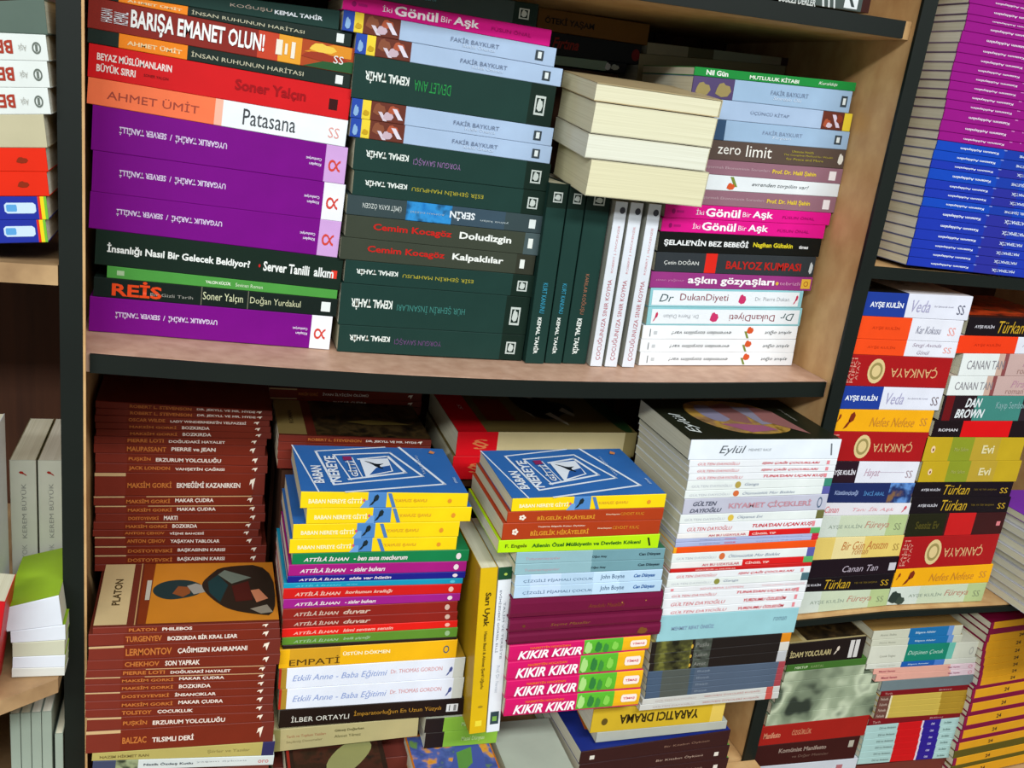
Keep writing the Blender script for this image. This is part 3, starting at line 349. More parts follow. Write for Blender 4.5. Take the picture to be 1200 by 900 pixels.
D('gd2', '#e4e6ea', '#e4e6ea', [], [('GÜLTEN DAYIOĞLU',.055,.43,.5,.48,'#c8303f','i'),('YURDUMU ÖZLEDİM',.56,.87,.5,.5,'#c8303f','ib')], [('box',.93,.95,.2,.8,'#e08890')])
D('gd3', '#e4e6ea', '#e4e6ea', [], [('GÜLTEN DAYIOĞLU',.055,.36,.5,.48,'#c8303f','i'),("TUNA'DAN UÇAN KUŞ",.5,.93,.5,.5,'#c8303f','ib')], [('box',.93,.95,.2,.8,'#e08890')])
D('gd4', '#e4e6ea', '#e4e6ea', [], [('GÜLTEN DAYIOĞLU',.055,.45,.5,.48,'#c8303f','i'),('YURDUMU ÖZLEDİM',.53,.87,.5,.5,'#c8303f','ib')], [('box',.93,.95,.2,.8,'#e08890')])
D('gw1', '#dfe4e2', '#dfe4e2', [[.945,1,'#3a8470']], [('GÜLTEN DAYIOĞLU',.03,.3,.36,.48,'#b8bcc4',''),('Ganga',.385,.48,.4,.5,'#7c88a0','si')], [('dot',.32,.36,.12,.88,'#b09a4a')])
D('gw2', '#dfe4e2', '#dfe4e2', [[.945,1,'#5a5aa0']], [('GÜLTEN DAYIOĞLU',.03,.3,.36,.48,'#b8bcc4',''),('Ölümsüzlük Mor Bisiklet',.385,.75,.4,.5,'#7c88a0','si')], [('dot',.32,.36,.12,.88,'#d06a3a')])
D('gw3', '#dfe4e2', '#dfe4e2', [[.945,1,'#6a6a3c']], [('GÜLTEN DAYIOĞLU',.03,.3,.36,.48,'#b8bcc4',''),('Okyanus Evi',.385,.56,.4,.5,'#7c88a0','si')], [('dot',.32,.36,.12,.88,'#d8b848')])
D('gw4', '#dfe4e2', '#dfe4e2', [[.945,1,'#4a6a74']], [('GÜLTEN DAYIOĞLU',.03,.3,.36,.48,'#b8bcc4',''),('Ganga',.385,.49,.4,.5,'#7c88a0','si')], [('dot',.32,.36,.12,.88,'#8a8a40')])
D('kiyamet', '#bcbccc', '#bcbccc', [], [('GÜLTEN',.06,.22,.34,.7,'#55586a','sbi'),('DAYIOĞLU',.045,.26,.34,.28,'#55586a','sbi'),('KIYAMET ÇİÇEKLERİ',.305,.885,.5,.5,'#c08c98','b')], [('ring',.93,.965,.15,.85,'#5a6a84')])
D('cinsel', '#e6e2e0', '#e6e2e0', [[.49,.93,'#d41c1c'],[.93,1,'#5aa860']], [('AH BU UZAYLILAR',.21,.47,.4,.45,'#c0505a','b'),('CİNSEL TIP',.51,.68,.5,.5,'#f2c8c0','b')], [])
D('lavanta', '#a8b0d4', '#a8b0d4', [[.95,1,'#c8203c']], [('Duygusal Zekâ',.16,.3,.34,.5,'#6a7ab0',''),('ÇOCUK',.33,.41,.45,.5,'#d04a6a','b'),('Yaşama ve Öğrenme',.55,.88,.24,.5,'#8090c0','')], [])
D('turuncu', '#e85012', '#e8b040', [[0,.02,'#e8a020']], [], [])
D('kirmince', '#c41c1c', '#c41c1c', [], [('SÖZCÜKLER ve ANLAMLAR',.17,.45,.5,.5,'#eab0a8','b')], [])
D('gdr', '#e0e0e4', '#e0e0e4', [], [('SÖYÜRMA LÜTFEN',.24,.54,.45,.5,'#d8808a',''),('TÜRKÇENİN GÜZELLİĞİ',.67,.98,.4,.5,'#dc98a0','')], [('box',.04,.06,.25,.75,'#e08890')])
D('celal', '#94c4cc', '#c8bc70', [], [('MEHMET RIFAT ÖNSÜZ',.09,.39,.17,.5,'#7c96b0','b'),('roman',.82,.92,.15,.62,'#6e8ea0','i')], [])
D('dk1', '#1f1816', '#a89858', [[.03,.28,'art:#2a2a18,#6a6a30,#3c3c20,#1a1a10'],[.3,.42,'art:#20201c,#4a5048,#2a2a26,#1c1c1c'],[.93,1,'#d8861c']], [('Puslu',.31,.4,.4,.5,'#8a8a84','')], [('dot',.275,.29,.2,.6,'#c8a038')])
D('dk2', '#1f1816', '#a89858', [[.03,.28,'art:#2a2a18,#6a6a30,#3c3c20,#1a1a10'],[.3,.42,'art:#20201c,#4a5048,#2a2a26,#1c1c1c'],[.93,1,'#d0ccc4']], [('Suskun',.31,.4,.4,.5,'#8a8a84','')], [('dot',.275,.29,.2,.6,'#c8a038')])
D('dk3', '#1f1816', '#a89858', [[.03,.28,'art:#2a2a18,#6a6a30,#3c3c20,#1a1a10'],[.3,.42,'art:#20201c,#4a5048,#2a2a26,#1c1c1c'],[.93,1,'#b8b8bc']], [('Amat',.31,.4,.4,.5,'#8a8a84','')], [('dot',.275,.29,.2,.6,'#c8a038')])
D('mavigri', '#4e5c70', '#8a98ac', [[0,.1,'#43566e'],[.1,.3,'#4e5450'],[.3,.33,'#40546a'],[.95,1,'#a04048']], [('Efrasiyab',.35,.44,.4,.5,'#8a98a8','')], [])
D('beyazalt', '#c4c4c0', '#c4c4c0', [[.9,.95,'#c05048']], [('GÜLTEN DAYIOĞLU',.09,.38,.36,.5,'#b09c98',''),('SERÜVEN ÖYKÜLERİ KUŞAĞI',.44,.85,.42,.5,'#b87470','')], [])
D('kirmizicilt', '#c8b98c', '#6a5a30', [[0,.215,'#d0101c'],[.93,1,'#8a7c50']], [('ATLI KALPAKLILAR',.5,.78,.2,.06,'#c86a50','b')], [('txt:§',.08,.17,.3,.7,'#d87848')], top='atli')
D('destek', '#b4a878', '#c8bc90', [[0,.06,'#8a8450']], [('Tarih ve Toplum Yazıları',.1,.36,.16,.62,'#a8684a',''),('Seçilmiş Denemeler',.1,.34,.14,.38,'#8a7c54',''),('Güneş Doğarken',.42,.62,.16,.72,'#6a6440','b'),('Ahmet Yılmaz',.42,.6,.14,.45,'#6a6440','')], [])
D('yesil2', '#86b43c', '#d8dcc8', [[0,.25,'#241a16']], [('Masal Dünyası',.5,.82,.36,.45,'#b8d488','b')], [])
D('yaratici', '#c8a828', '#b8a040', [[.9,1,'#d8bc58']], [('YARATICI DRAMA',.2,.8,.42,.5,'#30260c','fb')], [('dot',.07,.115,.3,.6,'#5a4a1c')])
D('beyazkitap', '#a8aca4', '#a8aca4', [], [], [])
D('lacivert', '#301418', '#1d2c78', [[0,.01,'#301418']], [('Bir Kitabın Öyküsü',.55,.86,.2,.5,'#8a6a5a','')], [('box',.06,.09,.3,.6,'#d8d4cc')], top='lacivert')
D('lacivert2', '#301418', '#5a9a3c', [], [('Bir Kitabın Öyküsü',.5,.82,.25,.5,'#b0988a','')], [('box',.9,.93,.3,.6,'#d8d4cc')])
D('sinav_m', '#93107f', '#84748c', [], [('Kazanım Açıklayalım',.155,.42,.3,.5,'#e8d0e4','fb'),('TÜRKÇE',.62,.74,.4,.5,'#e8d0e4','fb')], [('box',.45,.47,.85,.95,'#c878b8'),('box',.52,.53,.85,.95,'#c878b8')])
D('sinav_b', '#1c34a8', '#74789a', [[.44,.6,'#2a2e98']], [('Kazanım Açıklayalım',.15,.4,.3,.5,'#dfe4f2','fb'),('MATEMATİK',.56,.72,.4,.5,'#cdd6ee','fb')], [('box',.43,.45,.85,.95,'#8a98d8')])
D('sinav_b2', '#1244b4', '#74789a', [[.44,.6,'#1a3aa4']], [('Kazanım Açıklayalım',.15,.4,.3,.5,'#dfe4f2','fb'),('GENEL İŞLETME',.54,.72,.4,.5,'#cdd6ee','fb')], [('box',.43,.45,.85,.95,'#8a98d8')])
D('veda', '#dfe0ec', '#dcd8dc', [[0,.4,'#1e3a94']], [('AYŞE KULİN',.07,.37,.34,.5,'#e8ecf4','sb'),('Veda',.45,.62,.5,.5,'#a8a4c4','si'),('Esir Şehirde Bir Konak',.66,.84,.09,.52,'#a09cb0','')], [('txt:SS',.88,.95,.22,.62,'#5a5a70')], top='veda')
D('karkokusu', '#e2e2ec', '#f0c0b0', [[0,.5,'#f04a18']], [('AYŞE KULİN',.14,.4,.2,.52,'#c83a14','s'),('Kar Kokusu',.56,.8,.34,.5,'#8a8a9c','si')], [('txt:SS',.87,.94,.28,.66,'#f0a098')])
D('serenat', '#e2e2ec', '#f0c0b0', [[0,.5,'#f04a18']], [('AYŞE KULİN',.14,.4,.24,.52,'#c83a14','s'),('Sevgi Avında',.56,.84,.3,.72,'#a898a8','si'),('Gönül',.62,.74,.26,.28,'#a898a8','si')], [('txt:SS',.87,.95,.28,.66,'#f0a098')])
D('cank1', '#a51418', '#a51418', [], [('ÇANKAYA',.42,.88,.36,.5,'#d8a878','fs'),('FALİH',.015,.045,.8,.5,'#d89080','r'),('RIFKI',.05,.08,.8,.5,'#d89080','r'),('ATAY',.09,.115,.6,.5,'#d89080','r')], [('dot',.2,.36,.1,.9,'#d8c088'),('ring',.22,.34,.22,.78,'#9a8a54')])
D('cank2', '#a51418', '#a51418', [], [('ÇANKAYA',.45,.86,.36,.5,'#d8a878','fs'),('FALİH',.015,.045,.8,.5,'#d89080','r'),('RIFKI',.05,.08,.8,.5,'#d89080','r'),('ATAY',.09,.115,.6,.5,'#d89080','r')], [('dot',.26,.42,.1,.9,'#d8c088'),('ring',.28,.4,.22,.78,'#9a8a54')])
D('veda2', '#dfe0ec', '#dfe0ec', [[0,.4,'#1e3a94']], [('AYŞE KULİN',.05,.36,.34,.5,'#e8ecf4','sb'),('Veda',.45,.62,.5,.5,'#a8a4c4','si'),('Esir Şehirde Bir Konak',.66,.86,.09,.52,'#a09cb0','')], [('txt:SS',.9,.97,.22,.62,'#7a6a70')])
D('nefes', '#efa912', '#efa912', [], [('Nefes Nefese',.36,.82,.42,.45,'#c8862c','si')], [('leaf',.1,.2,.1,.9,'#7a2a14'),('leaf',.02,.06,.4,.8,'#8a3a18'),('txt:SS',.88,.95,.3,.66,'#c88a38')])
D('hayat', '#e0e0ea', '#e0e0ea', [[0,.36,'#281420']], [('AYŞE KULİN',.1,.34,.34,.5,'#e0dce4','sb'),('Hayat',.44,.6,.46,.45,'#c0a0b0','si')], [('box',.6,.86,.5,.52,'#b8a8b8'),('txt:SS',.88,.95,.25,.6,'#a89098')])
D('lacivertmavi', '#1e2a5c', '#1e2a5c', [[.74,1,'art:#2a4e90,#5a86c4,#1e2c5c,#7a5a3c']], [('Küstümçiçeği',.18,.42,.3,.5,'#8a98c0','b'),('İNCİ ARAL',.48,.7,.26,.5,'#4a7ab0','b')], [])
D('sevgi', '#e0dce2', '#e0dce2', [], [('Canan',.12,.26,.5,.5,'#d86a74','si'),('Tan: İlk Aşk',.4,.83,.44,.5,'#e09aa0','si')], [('leaf',.91,.96,.2,.8,'#d04a58')])
D('fureya', '#c6d0b4', '#c6d0b4', [[0,.3,'#ced6cc'],[.8,1,'#b0c088']], [('AYŞE KULİN',.2,.54,.26,.5,'#98a494','s'),('Füreya',.57,.82,.42,.52,'#c08a78','si')], [('txt:SS',.88,.95,.28,.62,'#8a9470')])
D('fureya2', '#c6d0b4', '#c6d0b4', [[0,.3,'#ced6cc'],[.8,1,'#b0c088']], [('AYŞE KULİN',.2,.54,.26,.5,'#98a494','s'),('Füreya',.57,.82,.42,.52,'#c08a78','si')], [('txt:SS',.88,.95,.28,.62,'#8a9470'),('blob',0,.13,.1,.8,'#2e3a34'),('blob',.08,.17,.02,.5,'#3a463c')])  # dark blobs over the left end of the spine
D('sariroman', '#e0c46a', '#e0c46a', [[.3,.6,'#e6d498']], [('Bir Gün Ansızın',.38,.85,.4,.6,'#c07a40','si'),('roman',.5,.66,.2,.28,'#c08a50','si')], [('txt:SS',.91,.97,.3,.62,'#a08040'),('leaf',.02,.08,.4,.9,'#a05028')])
D('canan_k', '#1c0f18', '#1c0f18', [], [('Canan Tan',.44,.8,.36,.42,'#b8aab8','si')], [('box',.91,.98,.2,.65,'#c8c4cc')])
D('turkan', '#160e14', '#40201c', [], [('AYŞE KULİN',.07,.26,.24,.5,'#c8c4cc','sb'),('Türkan',.3,.56,.66,.5,'#c8a028','si'),('TEK VE TEK BAŞINA',.6,.84,.14,.5,'#7a6420','')], [('txt:SS',.88,.96,.25,.62,'#c8a028')], top='turkan')
D('kirmizibeyaz', '#dfe0ea', '#dfe0ea', [[0,.58,'#ee3c14']], [('AYŞE KULİN',.16,.42,.22,.5,'#c02c10','s'),('Adı: Aylin',.64,.86,.36,.5,'#a8a0ac','si')], [])
D('canan_b', '#c4a6a0', '#c8b8a8', [[0,.36,'#e2e6e4'],[.36,.42,'#c8a898'],[.42,.46,'#8a4a4a']], [('CANAN TAN',.06,.43,.4,.5,'#8a868c','s'),('Piraye',.62,.84,.46,.55,'#b88a9c','si'),('roman',.58,.76,.2,.2,'#a8847c','')], [])
D('dan', '#24141a', '#24141a', [[.02,.1,'#6a1014'],[.32,.8,'#3f8278'],[.8,1,'#2a2026']], [('DAN',.22,.38,.36,.73,'#dfe4e6','sib'),('BROWN',.14,.43,.36,.3,'#dfe4e6','sib'),('Kayıp Sembol',.53,.82,.36,.6,'#8ab0b0','')], [])
D('kirmizikutu', '#1a0e12', '#1a0e12', [[.28,.78,'#d80e12']], [('ROMAN',.05,.24,.18,.45,'#c8c4c8','b')], [])
D('sarimsi', '#bfa01e', '#bfa01e', [[.26,.48,'#8a9426'],[.48,.75,'#b89a30']], [('Mor Salkım',.3,.44,.16,.5,'#b0b060',''),('Evi',.58,.7,.36,.5,'#dcd0a0','b')], [('dot',.07,.11,.35,.65,'#e8c8a0'),('dot',.085,.1,.42,.55,'#6a2a1c')])
D('kirmizikoyu', '#3a1416', '#3a1416', [[0,.38,'#20200f'],[.4,.68,'#c41a1c']], [('Sessiz Ev',.08,.32,.34,.5,'#4a4418','b')], [('box',.92,.96,.4,.6,'#d87a80')])
D('mor', '#6a2c96', '#7a30a8', [], [], [])
D('duz', '#c8c8cc', '#c8c8cc', [], [], [])
D('idam', '#1c1210', '#b0a070', [[.7,.86,'#1c1210']], [('İDAM YOLCULARI',.03,.56,.34,.5,'#b8a878','b')], [('leaf',.6,.67,.3,.7,'#d8c8b8'),('box',.8,.855,.1,.9,'#d0ccc8'),('box',.87,.925,.1,.9,'#d0ccc8')], top='darkart')
D('yesil3', '#3f6a28', '#3f6a28', [], [('MEKTUP',.1,.26,.36,.5,'#b8c8a0','b'),('KARTAL',.3,.46,.36,.5,'#8aa068','')], [])
D('yuz0', '#77826c', '#6a7460', [[0,1,'face:0']], [], [])
D('yuz1', '#77826c', '#6a7460', [[0,1,'face:1']], [], [])
D('yuz2', '#77826c', '#6a7460', [[0,1,'face:2']], [], [])
D('yuz3', '#77826c', '#6a7460', [[0,1,'face:3']], [], [])
D('yuz4', '#77826c', '#6a7460', [[0,1,'face:4']], [], [])
D('kirmizi2', '#a01c14', '#a01c14', [], [('Manifesto',.05,.2,.3,.5,'#d08a6a','b'),('ÖZGÜRLÜK',.3,.48,.3,.55,'#c87a5a','b')], [])
D('bordo4', '#3a1210', '#3a1210', [], [('Komünist Manifesto',.22,.68,.2,.68,'#9a8478','b'),('ve Diğer Metinler',.36,.72,.16,.35,'#7a5c50','')], [('box',.9,.95,.55,.85,'#b0a898')])
D('beyaz3', '#c8ccd4', '#c8ccd4', [], [], [('box',.8,.86,.4,.7,'#b06a70')])
D('kremmavi', '#c8c8b4', '#a08048', [[.4,.84,'#1a6aa4'],[.84,.9,'#6a90c8']], [('Anne Baba',.08,.26,.24,.5,'#9a9a8a',''),('Bilgece Aileler',.47,.7,.3,.5,'#b0c8dc','b')], [])
D('kremyesil', '#d0d0c0', '#d0d0c0', [[.33,.72,'#168068'],[.72,.78,'#6ab8a8']], [('Çocuk Yogası',.1,.24,.16,.4,'#9a9a8a',''),('Düşünen Çocuk',.35,.68,.3,.5,'#b8dccc','i')], [('ring',.93,.97,.2,.7,'#b0b0a8')])
D('kremmavi2', '#d0d0c4', '#d0d0c4', [[.3,.6,'#1a58a8'],[.6,.69,'#4a78c4']], [('Yaşayan Evler',.08,.25,.2,.5,'#9a9a8a',''),('Bilgece Anneler',.36,.55,.3,.5,'#b0c8e4','b')], [])
D('pembe', '#e0a494', '#e0a494', [[.72,1,'#e2c8d0']], [('Masal Sanatı',.05,.2,.3,.5,'#a84a5a','b'),('Bilge Yayınlar',.7,.82,.28,.5,'#a85a78','b')], [('ring',.9,.94,.2,.8,'#d88ca0')])
D('gri', '#6e7c80', '#6e7c80', [], [], [])
D('bordo5', '#7a1018', '#7a1018', [], [('Tarih',.04,.12,.4,.5,'#c89a90',''),('Bilimi',.64,.78,.3,.5,'#c8a0a0','')], [])
D('krems', '#c8ac4c', '#c8ac4c', [[0,.12,'#6a4238'],[.12,.14,'#e0d4b0'],[.68,1,'#a88428']], [('Felsefe',.02,.1,.5,.5,'#d0b8a8','')], [])
D('kirli', '#a8c8c4', '#a8c8c4', [[.33,.58,'#cc1016'],[.58,.6,'#d8ccd8'],[.6,.78,'#2c1a88']], [('Dil ve Anlatım',.14,.31,.3,.5,'#3a4440',''),('ÖSS',.68,.72,.34,.5,'#c8c0e8','b'),('Soru Bankası',.82,.9,.3,.5,'#3a5a54','')], [])
D('altin', '#dc9a1c', '#7c0f38', [[0,.03,'#8a1440']], [('24',.34,.39,.45,.5,'#4a3420','b')], [])
D('altin_k', '#7c0f38', '#7c0f38', [], [], [])
D('altin_z', '#5c5018', '#5c5018', [], [], [])
D('gri2', '#5a6a60', '#5a6a60', [], [], [])
D('reber', '#dfe4e0', '#dfe4e0', [], [('BERBER',.68,.875,.5,.5,'#a83a28','fb'),('Aşk',.895,.925,.3,.5,'#b0b0a8','f')], [('ring',.945,.978,.25,.72,'#6a726a'),('box',.957,.966,.35,.62,'#6a726a')])
D('kremblok', '#c0b898', '#b0a888', [], [], [])
D('kirmizi3', '#e02a10', '#e02a10', [], [], [('blob',.885,.93,.35,.62,'#8a2a10')])
D('marka', '#22309a', '#22309a', [[.966,.976,'#d83020'],[.976,.99,'#e8d020'],[.99,1,'#70b838']], [('TEX',.68,.798,.7,.5,'#e878a8','b')], [('pill',.838,.957,.28,.74,'#c8dcee'),('pill',.845,.885,.36,.66,'#5aa0d8')])
D('not', '#dde2ea', '#92b428', [], [], [])
D('not2', '#c8c8b0', '#92b428', [], [], [])
D('not3', '#d8d8d0', '#d8d8d0', [], [], [])
D('kt_kurt1', '#1d3a34', '#1d3a34', [[.87,1,'#14271f']], [('KEMAL TAHİR',.055,.265,.27,.52,'#e6ece6','fb'),('KURT KANUNU',.29,.46,.25,.5,'#3a9ab8','f')], [('frame',.9,.955,.25,.72,'#c6cec8'),('blob',.912,.943,.34,.66,'#c6cec8')])
D('kt_kurt2', '#1d3a34', '#1d3a34', [[.87,1,'#14271f']], [('KEMAL TAHİR',.055,.265,.27,.52,'#e6ece6','fb'),('KURT KANUNU',.29,.46,.25,.5,'#3a9ab8','f')], [('frame',.9,.955,.25,.72,'#c6cec8'),('blob',.912,.943,.34,.66,'#c6cec8')])
D('kt_karil', '#1d3a34', '#1d3a34', [[.87,1,'#14271f']], [('KEMAL TAHİR',.055,.265,.27,.52,'#e6ece6','fb'),('KARILAR KOĞUŞU',.29,.52,.25,.5,'#a06a50','f')], [('frame',.9,.955,.25,.72,'#c6cec8'),('blob',.912,.943,.34,.66,'#c6cec8')])
D('cocuk', '#dde2ea', '#a8aaa0', [], [('ÇOCUĞUNUZA SINIR KOYMA',.04,.54,.54,.5,'#b8646e',''),('ROBERT J. MACKENZIE',.58,.86,.22,.42,'#d8a0a4','')], [('dot',.93,.97,.15,.6,'#4a4a54')])
D('sariuyak', '#d8b012', '#b8921a', [], [('Sarı Uyak',.66,.86,.42,.5,'#4a3a0c','fb'),('Hasan Basri & Ahmet Şerif Uğurlu',.28,.63,.24,.46,'#6a5614','fb')], [('box',.045,.08,.3,.7,'#ecd83c'),('dot',.16,.175,.3,.6,'#a08420')])
D('beyazuyak', '#e2e6ec', '#d0d4d8', [[.93,1,'#1e4a30']], [('EVİMİZDEKİ GÖRSEL ELLİ',.5,.87,.2,.72,'#6a7080','f'),('TALİM VE TERBİYE',.46,.8,.2,.36,'#8a9098','f'),('Prof. Dr. Nevzat',.25,.42,.24,.5,'#b0b6c0','f')], [('box',.05,.13,.15,.8,'#30424a'),('box',.07,.1,.3,.65,'#7aa84c'),('dot',.955,.97,.35,.6,'#b0c858')])
D('kalpli', '#c9cbbd', '#8a8464', [], [('KEREM BÜYÜK',.52,.86,.22,.5,'#8a8c86',''),('ADI YOK',.3,.48,.2,.5,'#9a9c94','')], [('leaf',.905,.935,.35,.65,'#a8281c')])
D('beyazyan', '#d4d8de', '#c4c8ca', [], [], [])
D('kirmiziyan', '#c41820', '#c41820', [], [], [])
D('acik', '#98a496', '#98a496', [], [], [])
D('ust', '#4a5450', '#4a5450', [[.955,1,'#3a1a14']], [('BÜBEZİ DERLER',.5,.7,.3,.1,'#c8ccc8','b')], [('slash',.72,.75,0,.5,'#d0d4d2'),('slash',.755,.78,0,.5,'#d0d4d2'),('slash',.785,.81,0,.5,'#d0d4d2'),('box',.855,.93,.06,.5,'#dfe4e4'),('slash',.87,.915,.12,.44,'#3a4442')])
D('kapak1', '#3a1a14', '#241410', [], [], [], top='elma')
D('kapak2', '#c88a28', '#b8681c', [], [], [], top='alev')
D('blok', '#b8b8ae', '#a8b0a0', [], [], [])
